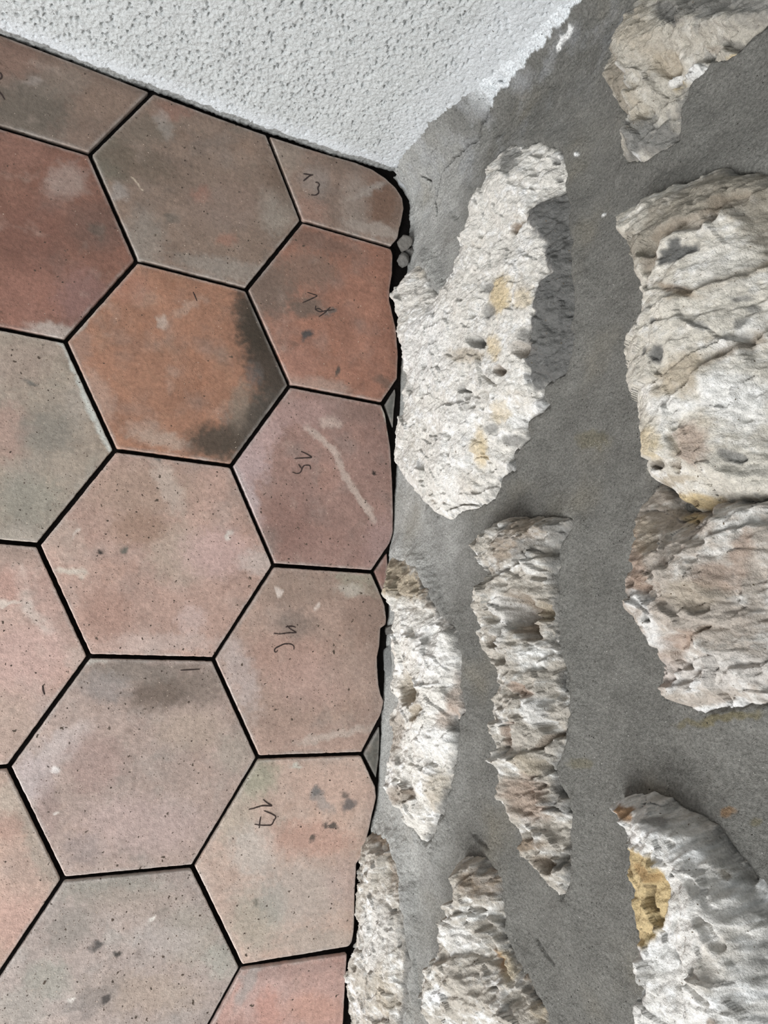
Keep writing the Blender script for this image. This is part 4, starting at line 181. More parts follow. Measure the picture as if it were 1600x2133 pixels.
  {'label': None, 'base': (162, 146, 134), 'spk': 0.5, 'z': 0.0, 'outline': [(-0.24, -0.2078), (-0.3, -0.1039), (-0.42, -0.1039), (-0.48, -0.2078), (-0.42, -0.3118), (-0.3, -0.3118)], 'lo': 1, 'feats': []},
  {'label': None, 'base': (185, 161, 148), 'spk': 0.5, 'z': 0.0, 'outline': [(-0.24, -0.4157), (-0.3, -0.3118), (-0.42, -0.3118), (-0.48, -0.4157), (-0.42, -0.5196), (-0.3, -0.5196)], 'lo': 1, 'feats': []},
  {'label': None, 'base': (163, 129, 116), 'spk': 0.5, 'z': 0.0, 'outline': [(-0.24, -0.6235), (-0.3, -0.5196), (-0.42, -0.5196), (-0.48, -0.6235), (-0.42, -0.7275), (-0.3, -0.7275)], 'lo': 1, 'feats': []},
  {'label': None, 'base': (172, 142, 129), 'spk': 0.5, 'z': 0.0, 'outline': [(-0.06, -0.7275), (-0.12, -0.6235), (-0.24, -0.6235), (-0.3, -0.7275), (-0.24, -0.8314), (-0.12, -0.8314)], 'lo': 1, 'feats': []},
  {'label': None, 'base': (162, 146, 134), 'spk': 0.5, 'z': 0.0, 'outline': [(0.12, -0.8314), (0.06, -0.7275), (-0.06, -0.7275), (-0.12, -0.8314), (-0.06, -0.9353), (0.06, -0.9353)], 'lo': 1, 'feats': []},
  {'label': None, 'base': (185, 161, 148), 'spk': 0.5, 'z': 0.0, 'outline': [(0.3, -0.9353), (0.24, -0.8314), (0.12, -0.8314), (0.06, -0.9353), (0.12, -1.0392), (0.24, -1.0392)], 'lo': 1, 'feats': []},
  {'label': None, 'base': (163, 129, 116), 'spk': 0.5, 'z': 0.0, 'outline': [(-0.06, -0.9353), (-0.12, -0.8314), (-0.24, -0.8314), (-0.3, -0.9353), (-0.24, -1.0392), (-0.12, -1.0392)], 'lo': 1, 'feats': []},
  {'label': None, 'base': (172, 142, 129), 'spk': 0.5, 'z': 0.0, 'outline': [(0.12, -1.0392), (0.06, -0.9353), (-0.06, -0.9353), (-0.12, -1.0392), (-0.06, -1.1432), (0.06, -1.1432)], 'lo': 1, 'feats': []},
  {'label': None, 'base': (162, 146, 134), 'spk': 0.5, 'z': 0.0, 'outline': [(-0.42, 0.1039), (-0.48, 0.2078), (-0.6, 0.2078), (-0.66, 0.1039), (-0.6, -0.0), (-0.48, -0.0)], 'lo': 1, 'feats': []},
  {'label': None, 'base': (185, 161, 148), 'spk': 0.5, 'z': 0.0, 'outline': [(-0.42, -0.1039), (-0.48, 0.0), (-0.6, 0.0), (-0.66, -0.1039), (-0.6, -0.2078), (-0.48, -0.2078)], 'lo': 1, 'feats': []},
  {'label': None, 'base': (163, 129, 116), 'spk': 0.5, 'z': 0.0, 'outline': [(-0.42, -0.3118), (-0.48, -0.2078), (-0.6, -0.2078), (-0.66, -0.3118), (-0.6, -0.4157), (-0.48, -0.4157)], 'lo': 1, 'feats': []},
  {'label': None, 'base': (172, 142, 129), 'spk': 0.5, 'z': 0.0, 'outline': [(-0.42, -0.5196), (-0.48, -0.4157), (-0.6, -0.4157), (-0.66, -0.5196), (-0.6, -0.6235), (-0.48, -0.6235)], 'lo': 1, 'feats': []},
  {'label': None, 'base': (162, 146, 134), 'spk': 0.5, 'z': 0.0, 'outline': [(-0.24, -0.8314), (-0.3, -0.7275), (-0.42, -0.7275), (-0.48, -0.8314), (-0.42, -0.9353), (-0.3, -0.9353)], 'lo': 1, 'feats': []},
  {'label': None, 'base': (185, 161, 148), 'spk': 0.5, 'z': 0.0, 'outline': [(-0.42, -0.7275), (-0.48, -0.6235), (-0.6, -0.6235), (-0.66, -0.7275), (-0.6, -0.8314), (-0.48, -0.8314)], 'lo': 1, 'feats': []},
  {'label': None, 'base': (163, 129, 116), 'spk': 0.5, 'z': 0.0, 'outline': [(-0.24, -1.0392), (-0.3, -0.9353), (-0.42, -0.9353), (-0.48, -1.0392), (-0.42, -1.1432), (-0.3, -1.1432)], 'lo': 1, 'feats': []},
  {'label': None, 'base': (172, 142, 129), 'spk': 0.5, 'z': 0.0, 'outline': [(-0.42, 0.3035), (-0.48, 0.3035), (-0.6, 0.3035), (-0.66, 0.3035), (-0.6, 0.2078), (-0.48, 0.2078)], 'lo': 1, 'feats': []},
]
WRITING = [
  ('handwritten_number', 'pencilled number 13', 3, [[(0.1153, 0.2672), (0.1275, 0.2695)], [(0.1161, 0.2579), (0.1233, 0.2674), (0.1275, 0.2702)], [(0.1313, 0.2613), (0.1343, 0.2629), (0.137, 0.26), (0.1343, 0.2546), (0.1371, 0.2499), (0.1332, 0.2447), (0.1271, 0.2433)]], 0.00165),
  ('handwritten_number', 'pencilled number 14', 5, [[(0.132, 0.1188), (0.1455, 0.118), (0.1374, 0.1117), (0.1271, 0.1042)], [(0.144, 0.1049), (0.1432, 0.0998), (0.1494, 0.0983), (0.1578, 0.1022), (0.1675, 0.1059)], [(0.1623, 0.1077), (0.1556, 0.0986), (0.1487, 0.092)], [(0.1432, 0.0998), (0.1479, 0.1028), (0.153, 0.1004)]], 0.00135),
  ('handwritten_number', 'pencilled number 15', 8, [[(0.1396, -0.0745), (0.1474, -0.0767), (0.1542, -0.0797), (0.1437, -0.0818), (0.1328, -0.0841)], [(0.1529, -0.0942), (0.152, -0.0892), (0.1444, -0.0903), (0.1424, -0.0945), (0.1411, -0.0998), (0.136, -0.1017), (0.1312, -0.1001)], [(0.1379, -0.0901), (0.1418, -0.0946)]], 0.00135),
  ('handwritten_number', 'pencilled number 16', 11, [[(0.1392, -0.274), (0.1429, -0.2775), (0.1516, -0.2814), (0.1416, -0.2818), (0.1311, -0.2838), (0.1245, -0.283)], [(0.1377, -0.2756), (0.1449, -0.2742), (0.1495, -0.2756)], [(0.1492, -0.3), (0.1495, -0.2963), (0.1453, -0.2938), (0.1375, -0.2941), (0.1312, -0.2974), (0.1275, -0.2991), (0.1261, -0.3023), (0.1285, -0.3043), (0.1305, -0.3027), (0.1304, -0.3011)]], 0.00135),
  ('handwritten_number', 'pencilled number 17', 14, [[(0.1276, -0.4584), (0.1322, -0.4621), (0.1389, -0.4659), (0.1271, -0.4647), (0.1179, -0.4671), (0.1127, -0.4677)], [(0.1302, -0.4703), (0.1374, -0.4732), (0.1441, -0.477), (0.1412, -0.4813), (0.1395, -0.4855), (0.1283, -0.4848), (0.1203, -0.4832)], [(0.1265, -0.4759), (0.1259, -0.4812), (0.1259, -0.4875)]], 0.00135),
  ('pencil_mark', 'pencilled mark cut off by the left edge', 0, [[(-0.2125, 0.266), (-0.2089, 0.2653), (-0.2077, 0.2626), (-0.2081, 0.2586), (-0.2113, 0.2562)], [(-0.2091, 0.2457), (-0.2052, 0.2419), (-0.2021, 0.2378)]], 0.00135),
  ('pencil_mark', 'short dark pencil tick', 4, [[(0.001, 0.0846), (0.0034, 0.0808), (0.0061, 0.0753)]], 0.00135),
  ('pencil_mark', 'short dark pencil dash', 10, [[(0.028, -0.3249), (0.0377, -0.3242), (0.0476, -0.3235)]], 0.0012),
  ('pencil_mark', 'short dark pencil dash', 9, [[(-0.0993, -0.3417), (-0.0983, -0.3462), (-0.0966, -0.3502)]], 0.00165),
]
CRUMBS = [
  ('plaster_crumb', 'whitish plaster crumb wedged in the wall corner beside the tile marked 13', [0.253, 0.3016, -0.002], (0.0075, 0.0135, 0.012), 0.7, (165, 167, 168)),
  ('mortar_crumb', 'grey mortar crumb lying between the tiles marked 13 and 14', [0.2557, 0.2171, -0.004], (0.011, 0.009, 0.012), 0.3, (112, 109, 104)),
  ('mortar_crumb', 'smaller grey crumb resting against the wall by the tile marked 14', [0.2672, 0.2081, -0.006], (0.0075, 0.009, 0.011), 0.9, (96, 94, 91)),
  ('mortar_crumb', 'dark crumb deep in the gap beside the tile marked 14', [0.2555, 0.1954, -0.009], (0.008, 0.009, 0.009), 0.2, (110, 108, 104)),
  ('mortar_crumb', 'dark pebble in the notch of the tile marked 16', [0.2673, -0.2733, -0.004], (0.0065, 0.006, 0.011), 0.4, (96, 94, 90)),
  ('mortar_crumb', 'long grey mortar splinter in the gap beside the tile marked 16', [0.2686, -0.3091, -0.006], (0.0065, 0.022, 0.011), 0.0, (118, 119, 117)),
  ('mortar_crumb', 'grey splinter in the gap beside the lowest dark offcut', [0.2727, -0.4196, -0.006], (0.005, 0.02, 0.011), 0.0, (105, 106, 102)),
]

PAL = {'m': (126, 125, 121), 'md': (98, 98, 96), 'o': (206, 184, 140), 'oc': (198, 176, 132), 'b': (128, 108, 86), 'w': (240, 240, 238),
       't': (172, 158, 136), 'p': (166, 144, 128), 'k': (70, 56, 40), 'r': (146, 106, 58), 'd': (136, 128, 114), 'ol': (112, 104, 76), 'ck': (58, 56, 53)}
def lin(c):
    c = np.asarray(c, float) / 255.
    return np.where(c <= .04045, c / 12.92, ((c + .055) / 1.055) ** 2.4)
def paint(col, c, k):
    k = np.clip(k, 0, 1)[..., None]
    return col * (1 - k) + lin(c) * k
def apply_features(px, py, hgt, col, feats, seed, warp=.0025, edge=.35):
    """dents, ridges, stains: ellipses, strokes and outlined patches, each with a ragged edge"""
    wx = fbm(px, py, .012, 4, seed + 500) * warp; wy = fbm(px, py, .012, 4, seed + 600) * warp
    rag = fbm(px, py, .006, 3, seed + 700)
    for f in feats:
        kind = f[0]
        if kind == 'E':
            _, c, m, dep, cl, k = f
            dx = px + wx - c[0]; dy = py + wy - c[1]
            q = np.sqrt((m[0] * dx + m[1] * dy) ** 2 + (m[2] * dx + m[3] * dy) ** 2)
            a = 1 - sstep(1 - edge, 1 + edge, q + rag * .35); b = 1.25 * (1 - sstep(.5, 1.02, q + rag * .2))
        elif kind == 'F':                                             # a ledge: raised on one side of the line, dying away
            _, pts, R, dep = f
            d = np.full(px.shape, 9.); sg = np.zeros(px.shape)
            X = px + wx * 1.5; Yv = py + wy * 1.5
            for (ax, ay), (bx, by) in zip(pts[:-1], pts[1:]):
                e = seg_dist(X, Yv, ax, ay, bx, by); s = (bx - ax) * (Yv - ay) - (by - ay) * (X - ax)
                sg = np.where(e < d, s, sg); d = np.minimum(d, e)
            sd = np.where(sg > 0, d, -d)
            hgt -= dep * sstep(-.0015, .0015, sd) * np.exp(-np.maximum(sd, 0) / R)
            continue
        elif kind == 'L':
            _, pts, wd, dep, cl, k = f
            d = np.full(px.shape, 9.)
            for p, r in zip(pts[:-1], pts[1:]): d = np.minimum(d, seg_dist(px + wx * .5, py + wy * .5, *p, *r))
            a = 1 - sstep(.4 * wd, 1.15 * wd, d + rag * wd * .4); b = 1 - sstep(.25 * wd, wd, d)
        else:
            _, pts, dep, cl, k, soft = f
            d = poly_sdf(px + wx, py + wy, pts)
            a = sstep(-soft, soft, d + rag * soft * 1.2); b = sstep(0, max(soft, .003), d)
        if dep: hgt -= dep * b
        if cl is not None: col = paint(col, PAL[cl] if isinstance(cl, str) else cl, a * k)
    return hgt, col

# ------------------------------------------------------------------ mesh helpers
def new_object(name, mesh, mat, parent=None, **props):
    o = bpy.data.objects.new(name, mesh); COL.objects.link(o); mesh.materials.append(mat)
    if parent: o.parent = parent
    for k, v in props.items(): o[k] = v
    return o
def mesh_np(name, verts, quads, col=None, smooth=True):
    me = bpy.data.meshes.new(name); n, q = len(verts), len(quads)
    me.vertices.add(n); me.vertices.foreach_set('co', np.ascontiguousarray(verts, np.float32).ravel())
    me.loops.add(q * 4); me.loops.foreach_set('vertex_index', np.ascontiguousarray(quads, np.int32).ravel())
    me.polygons.add(q); me.polygons.foreach_set('loop_start', np.arange(0, q * 4, 4, dtype=np.int32))
    me.polygons.foreach_set('loop_total', np.full(q, 4, np.int32))
    me.update(calc_edges=True); me.validate()
    if smooth: me.polygons.foreach_set('use_smooth', np.ones(len(me.polygons), bool))
    if col is not None:
        a = me.color_attributes.new('col', 'FLOAT_COLOR', 'POINT')
        a.data.foreach_set('color', np.c_[col, np.ones(n)].astype(np.float32).ravel())
    return me
def grid_mesh(name, P, keep, col, flip):
    """P (n,m,3) grid of points, keep (n-1,m-1) cells, colours (n,m,3)"""
    n, m = P.shape[:2]; idx = np.arange(n * m).reshape(n, m)
    a, b, c, d = idx[:-1, :-1][keep], idx[1:, :-1][keep], idx[1:, 1:][keep], idx[:-1, 1:][keep]
    q = np.stack([a, d, c, b] if flip else [a, b, c, d], 1)
    used = np.zeros(n * m, bool); used[q.ravel()] = True
    remap = np.cumsum(used) - 1
    return mesh_np(name, P.reshape(-1, 3)[used], remap[q], col.reshape(-1, 3)[used])
def axis(lo, hi, step, far_lo, far_hi, n=14):
    """fine between lo and hi, coarser outside"""
    fine = np.arange(lo, hi + step / 2, step)
    a = lo - (lo - far_lo) * (np.linspace(1, 0, n, endpoint=False) ** 1.6) if far_lo < lo else []
    b = fine[-1] + (far_hi - fine[-1]) * (np.linspace(0, 1, n + 1)[1:] ** 1.6) if far_hi > hi else []
    return np.concatenate([a, fine, b])

# ------------------------------------------------------------------ materials
def material(name, rough, spec, mottles, bumps, specks=(), plain=None):
    """mottles: (scale, detail, low, high) multiply the colour; bumps: (scale, detail, distance); specks: (scale, threshold, rgb, share)"""
    m = bpy.data.materials.new(name); m.use_nodes = True; nt = m.node_tree; N = nt.nodes; Lk = nt.links
    bs = N['Principled BSDF']; bs.inputs['Roughness'].default_value = rough; bs.inputs['Specular IOR Level'].default_value = spec
    geo = N.new('ShaderNodeNewGeometry'); pos = geo.outputs['Position']
    if plain is None:
        at = N.new('ShaderNodeAttribute'); at.attribute_name = 'col'; c = at.outputs['Color']
    else:
        r = N.new('ShaderNodeRGB'); r.outputs[0].default_value = (*lin(plain), 1); c = r.outputs[0]
    def noise(sc, det, rg=.6):
        t = N.new('ShaderNodeTexNoise'); t.inputs['Scale'].default_value = sc; t.inputs['Detail'].default_value = det; t.inputs['Roughness'].default_value = rg
        Lk.new(pos, t.inputs['Vector']); return t.outputs['Fac']
    def remap(sock, a, b, lo, hi):
        r = N.new('ShaderNodeMapRange'); Lk.new(sock, r.inputs[0])
        for i, v in enumerate((a, b, lo, hi)): r.inputs[i + 1].default_value = v
        return r.outputs[0]
    for sc, det, lo, hi in mottles:
        f = remap(noise(sc, det), .25, .75, lo, hi)
        mx = N.new('ShaderNodeMix'); mx.data_type = 'RGBA'; mx.blend_type = 'MULTIPLY'; mx.inputs[0].default_value = 1
        Lk.new(c, mx.inputs[6]); Lk.new(f, mx.inputs[7]); c = mx.outputs[2]
    for sc, th, rgb, share in specks:
        v = N.new('ShaderNodeTexVoronoi'); v.inputs['Scale'].default_value = sc; v.inputs['Randomness'].default_value = 1
        wn = N.new('ShaderNodeVectorMath'); wn.operation = 'ADD'
        tn = N.new('ShaderNodeTexNoise'); tn.inputs['Scale'].default_value = sc * 2.2; tn.inputs['Detail'].default_value = 2; Lk.new(pos, tn.inputs['Vector'])
        sm = N.new('ShaderNodeVectorMath'); sm.operation = 'SCALE'; sm.inputs['Scale'].default_value = .7 / sc; Lk.new(tn.outputs['Color'], sm.inputs[0])
        Lk.new(pos, wn.inputs[0]); Lk.new(sm.outputs[0], wn.inputs[1]); Lk.new(wn.outputs[0], v.inputs['Vector'])
        blob = remap(v.outputs['Distance'], th * .6, th, 1., 0.)
        sx = N.new('ShaderNodeSeparateColor'); Lk.new(v.outputs['Color'], sx.inputs[0])
        pick = N.new('ShaderNodeMath'); pick.operation = 'LESS_THAN'; pick.inputs[1].default_value = share; Lk.new(sx.outputs[0], pick.inputs[0])
        mul = N.new('ShaderNodeMath'); mul.operation = 'MULTIPLY'; Lk.new(blob, mul.inputs[0]); Lk.new(pick.outputs[0], mul.inputs[1])
        mx = N.new('ShaderNodeMix'); mx.data_type = 'RGBA'; Lk.new(mul.outputs[0], mx.inputs[0]); Lk.new(c, mx.inputs[6]); mx.inputs[7].default_value = (*lin(rgb), 1); c = mx.outputs[2]
    Lk.new(c, bs.inputs['Base Color'])
    nrm = None
    for sc, det, dist in bumps:
        b = N.new('ShaderNodeBump'); b.inputs['Strength'].default_value = 1; b.inputs['Distance'].default_value = dist
        Lk.new(noise(sc, det, .65), b.inputs['Height'])
        if nrm is not None: Lk.new(nrm, b.inputs['Normal'])
        nrm = b.outputs[0]
    if nrm is not None: Lk.new(nrm, bs.inputs['Normal'])
    return m
MAT_STONE = material('limestone', .92, .15, [(90, 5, .88, 1.1), (300, 5, .74, 1.2), (900, 3, .85, 1.12)], [(240, 7, .0024), (800, 5, .0008)],
                     [(260, .17, (96, 84, 68), .10), (480, .2, (130, 120, 106), .12)])
MAT_MORTAR = material('grey_mortar', .95, .1, [(30, 4, .92, 1.08), (520, 5, .58, 1.42), (1300, 3, .8, 1.2)], [(420, 6, .0019), (1400, 3, .0008)],
                      [(330, .2, (46, 44, 41), .16), (560, .2, (70, 68, 64), .2), (430, .15, (205, 203, 197), .10)])
MAT_PLASTER = material('white_roughcast', .9, .15, [(60, 3, .96, 1.03), (420, 4, .84, 1.1)], [(380, 6, .0018), (1200, 3, .0005)],
                       [(190, .17, (104, 103, 99), .16), (380, .19, (125, 123, 118), .2)])
def tile_material(spk):
    return material('terracotta', .62, .28, [(55, 5, .88, 1.12), (240, 6, .76, 1.22), (1200, 3, .84, 1.16)], [(170, 6, .0006), (700, 4, .0003)],
                    [(95, .17, (88, 76, 66), .15 * spk), (190, .2, (70, 59, 51), .2 * spk + .03), (400, .23, (92, 75, 64), .26 * spk + .06), (150, .09, (216, 198, 182), .09 * spk), (330, .17, (222, 202, 184), .09 * spk + .03)])
MAT_TILE = {}
MAT_SCREED = material('dark_screed', .95, .05, [(80, 4, .7, 1.3)], [(300, 4, .001)], plain=(24, 22, 21))
MAT_PENCIL = material('graphite', .6, .3, [(900, 3, .6, 1.6)], [], plain=(58, 47, 44))
MAT_CRUMB = material('crumb', .95, .1, [(300, 4, .8, 1.2)], [(500, 5, .0012)], [(600, .2, (60, 58, 55), .12)])

# ------------------------------------------------------------------ the stone wall
def stone_field(py, pz, st):
    s = st['seed']
    wy = fbm(py, pz, .03, 5, s + 900, .6) * .008; wz = fbm(py, pz, .03, 5, s + 950, .6) * .010
    return stone_profile(py + wy, pz + wz, st)
TONES = {'ivory': [(208, 202, 190), (234, 231, 225), (180, 168, 150)], 'cream': [(222, 218, 210), (243, 242, 239), (192, 181, 165)], 'grey': [(188, 181, 170), (240, 239, 235), (142, 129, 110)],
         'pink': [(184, 174, 163), (228, 225, 219), (150, 134, 120)], 'tan': [(186, 180, 168), (214, 210, 201), (146, 137, 123)],
         'white': [(222, 219, 213), (244, 244, 242), (178, 170, 158)]}
def build_wall():
    step = .001
    ys = axis(-.70, PY + .002, step, -1.3, PY + .002); zs = axis(-.02, .53, step, -.02, 1.0)
    Y, Z = np.meshgrid(ys, zs, indexing='ij')
    dist = np.full(Y.shape, -.06)
    for st in STONES:
        o = np.array(st['outline']); m = .05
        i0, i1 = np.searchsorted(ys, [o[:, 0].min() - m, o[:, 0].max() + m]); j0, j1 = np.searchsorted(zs, [o[:, 1].min() - m, o[:, 1].max() + m])
        sub = (slice(max(i0, 0), i1), slice(max(j0, 0), j1))
        d, _ = stone_field(Y[sub], Z[sub], st)
        dist[sub] = np.maximum(dist[sub], d)
    out = np.clip(-dist, 0, .06)
    h = .0055 * fbm(Y, Z, .13, 3, 5) + .003 * fbm(Y, Z, .034, 4, 6) + .0010 * fbm(Y, Z, .008, 3, 8, .6) + .0009 * fbm(Y, Z * .4, .004, 2, 9) * sstep(.0, .7, fbm(Y, Z, .08, 2, 10) + .3)
    h += .003 * (1 - sstep(0, .02, out)) - .006 * sstep(.0, .035, out) + .003 + wall_lean(Z)
    h += (1 - sstep(.004, .03, out)) * (.0026 * fbm(Y, Z, .022, 4, 17, .6) + .0014 * fbm(Y, Z, .007, 3, 18, .6))   # torn where it was pressed against the stones
    # trowelled fillet in the corner with the plaster
    t = PY - Y; wz = np.interp(Z, [0, .04, .115, .19, .235, .31, .5], [.026, .034, .038, .025, .02, .014, .012])
    wz = wz + fbm(Z, Z * 0 + 3.3, .02, 4, 77) * .006 + fbm(Y, Z, .009, 4, 78, .6) * .005
    f = wz - t; h = np.maximum(h, h * .5 + np.where(f > -.03, .5 * (f + np.sqrt(f * f + .00006)), 0))
    # rough, torn mortar close to the corner
    near = 1 - sstep(.02, .13, t)
    h += near * (.0034 * fbm(Y, Z, .018, 4, 15, .6) + .0016 * fbm(Y, Z, .006, 3, 16, ridged=True))
    height_fade = sstep(.03, .2, Z + .05 * fbm(Y, Z, .09, 4, 27) + .03 * fbm(Y, Z, .03, 3, 28))[..., None]      # paler low, darker high: mortar tone plus light fall-off put into its colour
    base = lin((174, 174, 170)) * (1 - height_fade) + lin((118, 117, 112)) * height_fade
    n1 = fbm(Y, Z, .07, 4, 21); n2 = fbm(Y, Z, .02, 4, 22)
    base = base * (1 + .16 * n1 + .2 * n2)[..., None]
    base = paint(base, (138, 130, 112), sstep(.1, .7, fbm(Y, Z, .09, 4, 25)) * .4)
    base = paint(base, (166, 168, 170), near * sstep(-.1, .6, fbm(Y, Z, .03, 4, 26)) * .55)
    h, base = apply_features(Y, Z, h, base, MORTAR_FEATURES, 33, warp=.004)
    # lime paint dragged over the edge of the fillet
    lime = sstep(.0, .0012, f - .009 - .005 * fbm(Y, Z, .016, 5, 79, .65)) * sstep(.15, .2, Z + .02 * fbm(Y, Z, .02, 3, 80))
    base = paint(base, (228, 232, 234), lime)
    h -= np.clip(dist - .001, 0, .02) * 1.0
    P = np.stack([WX - h, Y, Z], -1)
    dc = np.minimum(np.minimum(dist[:-1, :-1], dist[1:, 1:]), np.minimum(dist[1:, :-1], dist[:-1, 1:]))
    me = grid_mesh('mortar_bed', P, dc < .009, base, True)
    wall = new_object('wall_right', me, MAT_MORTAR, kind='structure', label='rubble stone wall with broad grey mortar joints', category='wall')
    for st in STONES: build_stone(st, wall)
    return wall

def build_stone(st, wall):
    o = np.array(st['outline']); m = .008; step = .00088; s = st['seed']
    ys = np.arange(o[:, 0].min() - m, o[:, 0].max() + m, step); zs = np.arange(max(-.012, o[:, 1].min() - m), o[:, 1].max() + m, step)
    Y, Z = np.meshgrid(ys, zs, indexing='ij')
    d, h = stone_field(Y, Z, st)
    ins = sstep(-.002, .010, d)
    sy, sz = st['stri']; L = math.hypot(sy, sz); sy, sz = sy / L, sz / L
    A = (Y * sy + Z * sz); B = (-Y * sz + Z * sy)                      # along / across the grain
    wv = fbm(Y, Z, .04, 3, s + 1) * .012
    R, F = st['rough'], st['facet']
    big = fbm(Y + wv, Z, .085, 3, s + 2)
    h += ins * .009 * F * big
    # broken facets: every cell leans its own way
    f1, f2, ra, rb, ox, oy = worley(Y + wv * 1.2, Z + wv, .036, s + 3)
    h += ins * F * .008 * ((ra - .5) * 2 * ox + (rb - .5) * 2 * oy + (ra - .5) * .6)
    f1, f2, ra, rb, ox, oy = worley(A * .75 + wv, B + wv * .7, .0125, s + 4)
    h += ins * R * .0024 * ((ra - .5) * 2.4 * ox + (rb - .5) * 2.4 * oy + (ra - .5) * .8)
    h += ins * R * .0016 * fbm(A * .45, B, .011, 4, s + 5, .55, True)
    h += ins * R * .0013 * fbm(Y, Z, .0055, 3, s + 6, .6)
    # scattered holes
    f1, f2, ra, rb, ox, oy = worley(Y + wv * .3, Z, .017, s + 7)
    pit = (1 - sstep(.10 + .22 * rb, .2 + .26 * rb, f1 + .08 * fbm(Y, Z, .004, 2, s + 8))) * (ra < .17 * st['pits']) * sstep(.006, .016, d)
    h -= pit * (.003 + .005 * rb)
    f1, f2, ra, rb, ox, oy = worley(Y, Z + wv * .3, .0075, s + 9)
    pit = (1 - sstep(.15, .38, f1)) * (ra < .14 * st['pits']) * sstep(.004, .012, d)
    h -= pit * .0028
    # colour
    c0, c1, c2 = TONES[st['tone']]
    n1 = fbm(Y + wv, Z, .05, 4, s + 10); n2 = fbm(A * .6, B, .018, 4, s + 11, .6); n3 = fbm(Y, Z, .006, 4, s + 12, .6)
    col = lin(c0) * np.ones(Y.shape + (3,))
    col = paint(col, c1, sstep(-.05, .45, .6 * n2 + .5 * n3 + .25 * n1))
    col = paint(col, c2, sstep(.1, .6, .55 * fbm(Y, Z, .035, 4, s + 13) + .35 * fbm(Y, Z, .009, 4, s + 14, .6)) * .85)
    col = paint(col, (146, 141, 132), sstep(.16, .5, fbm(A * .5, B, .008, 4, s + 15, .6)) * .55 * min(1.2, R))
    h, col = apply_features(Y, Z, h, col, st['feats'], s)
    # mortar dragged up over the top contact
    nz = np.gradient(d, axis=1); up = sstep(.2, .8, -nz / step)
    smear = up * (1 - sstep(.002, .012, d + .006 * fbm(Y, Z, .012, 4, s + 16)))
    col = paint(col, (128, 127, 123), smear * .9)
    P = np.stack([WX - h - .001, Y, Z], -1)
    dc = np.maximum(np.maximum(d[:-1, :-1], d[1:, 1:]), np.maximum(d[1:, :-1], d[:-1, 1:]))
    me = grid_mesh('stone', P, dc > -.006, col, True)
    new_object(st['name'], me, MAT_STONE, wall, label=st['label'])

# ------------------------------------------------------------------ plaster wall
def build_plaster():
    xs = axis(-.27, WX + .02, .00105, -1.1, WX + .02); zs = axis(-.016, .33, .00105, -.016, 1.0)
    X, Z = np.meshgrid(xs, zs, indexing='ij')
    calm = np.maximum(1 - sstep(.012, .04, Z + .008 * fbm(X, Z, .03, 3, 101)), .75 * sstep(.17, .235, X + .02 * fbm(X, Z, .04, 3, 102)))
    g = fbm(X, Z, .0065, 3, 103, .6); g2 = fbm(X, Z, .0030, 3, 104, .65)
    grain = .0021 * np.clip(g + .25, -1, .42) + .0016 * np.clip(g2, -.8, .5)
    f1, f2, ra, rb, ox, oy = worley(X, Z, .008, 105)
    grain -= .0042 * (1 - sstep(.12, .3, f1 + .3 * g2)) * (ra < .6)
    d = .003 * fbm(X, Z, .16, 3, 106) + .0012 * fbm(X, Z, .04, 3, 107) + grain * (1 - .72 * calm)
    # bottom lip: rounded back, broken along the edge
    lip = .012 + .006 * fbm(X, X * 0, .03, 4, 108) + .003 * fbm(X, X * 0 + 1, .008, 3, 109)
    e = np.clip(1 - Z / np.maximum(lip, .003), 0, 1)
    d += -.003 * e ** 2 + .0015 * e * fbm(X, Z, .006, 3, 110)
    d += np.interp(X, [-.3, -.2, -.05, .07, .16, .24, .3], [.002, .002, .003, .0035, .001, -.007, -.012]) * (1 - sstep(.0, .08, Z))
    col = lin((204, 207, 206)) * np.ones(X.shape + (3,))
    col = col * (1 + .05 * fbm(X, Z, .05, 4, 111) + .05 * g2)[..., None]
    col = paint(col, (222, 226, 229), calm * .8)
    chip = sstep(.22, .42, e + .55 * fbm(X, Z, .012, 4, 112, .6)) * (e > 0)
    col = paint(col, (150, 150, 147), chip * .9)
    d += -.0012 * chip + chip * .0016 * fbm(X, Z, .005, 3, 113)
    P = np.stack([X, PY - d, Z], -1)
    me = grid_mesh('plaster', P, np.ones((len(xs) - 1, len(zs) - 1), bool), col, False)
    new_object('wall_back', me, MAT_PLASTER, kind='structure', label='white roughcast plaster wall with a chipped bottom edge', category='wall')

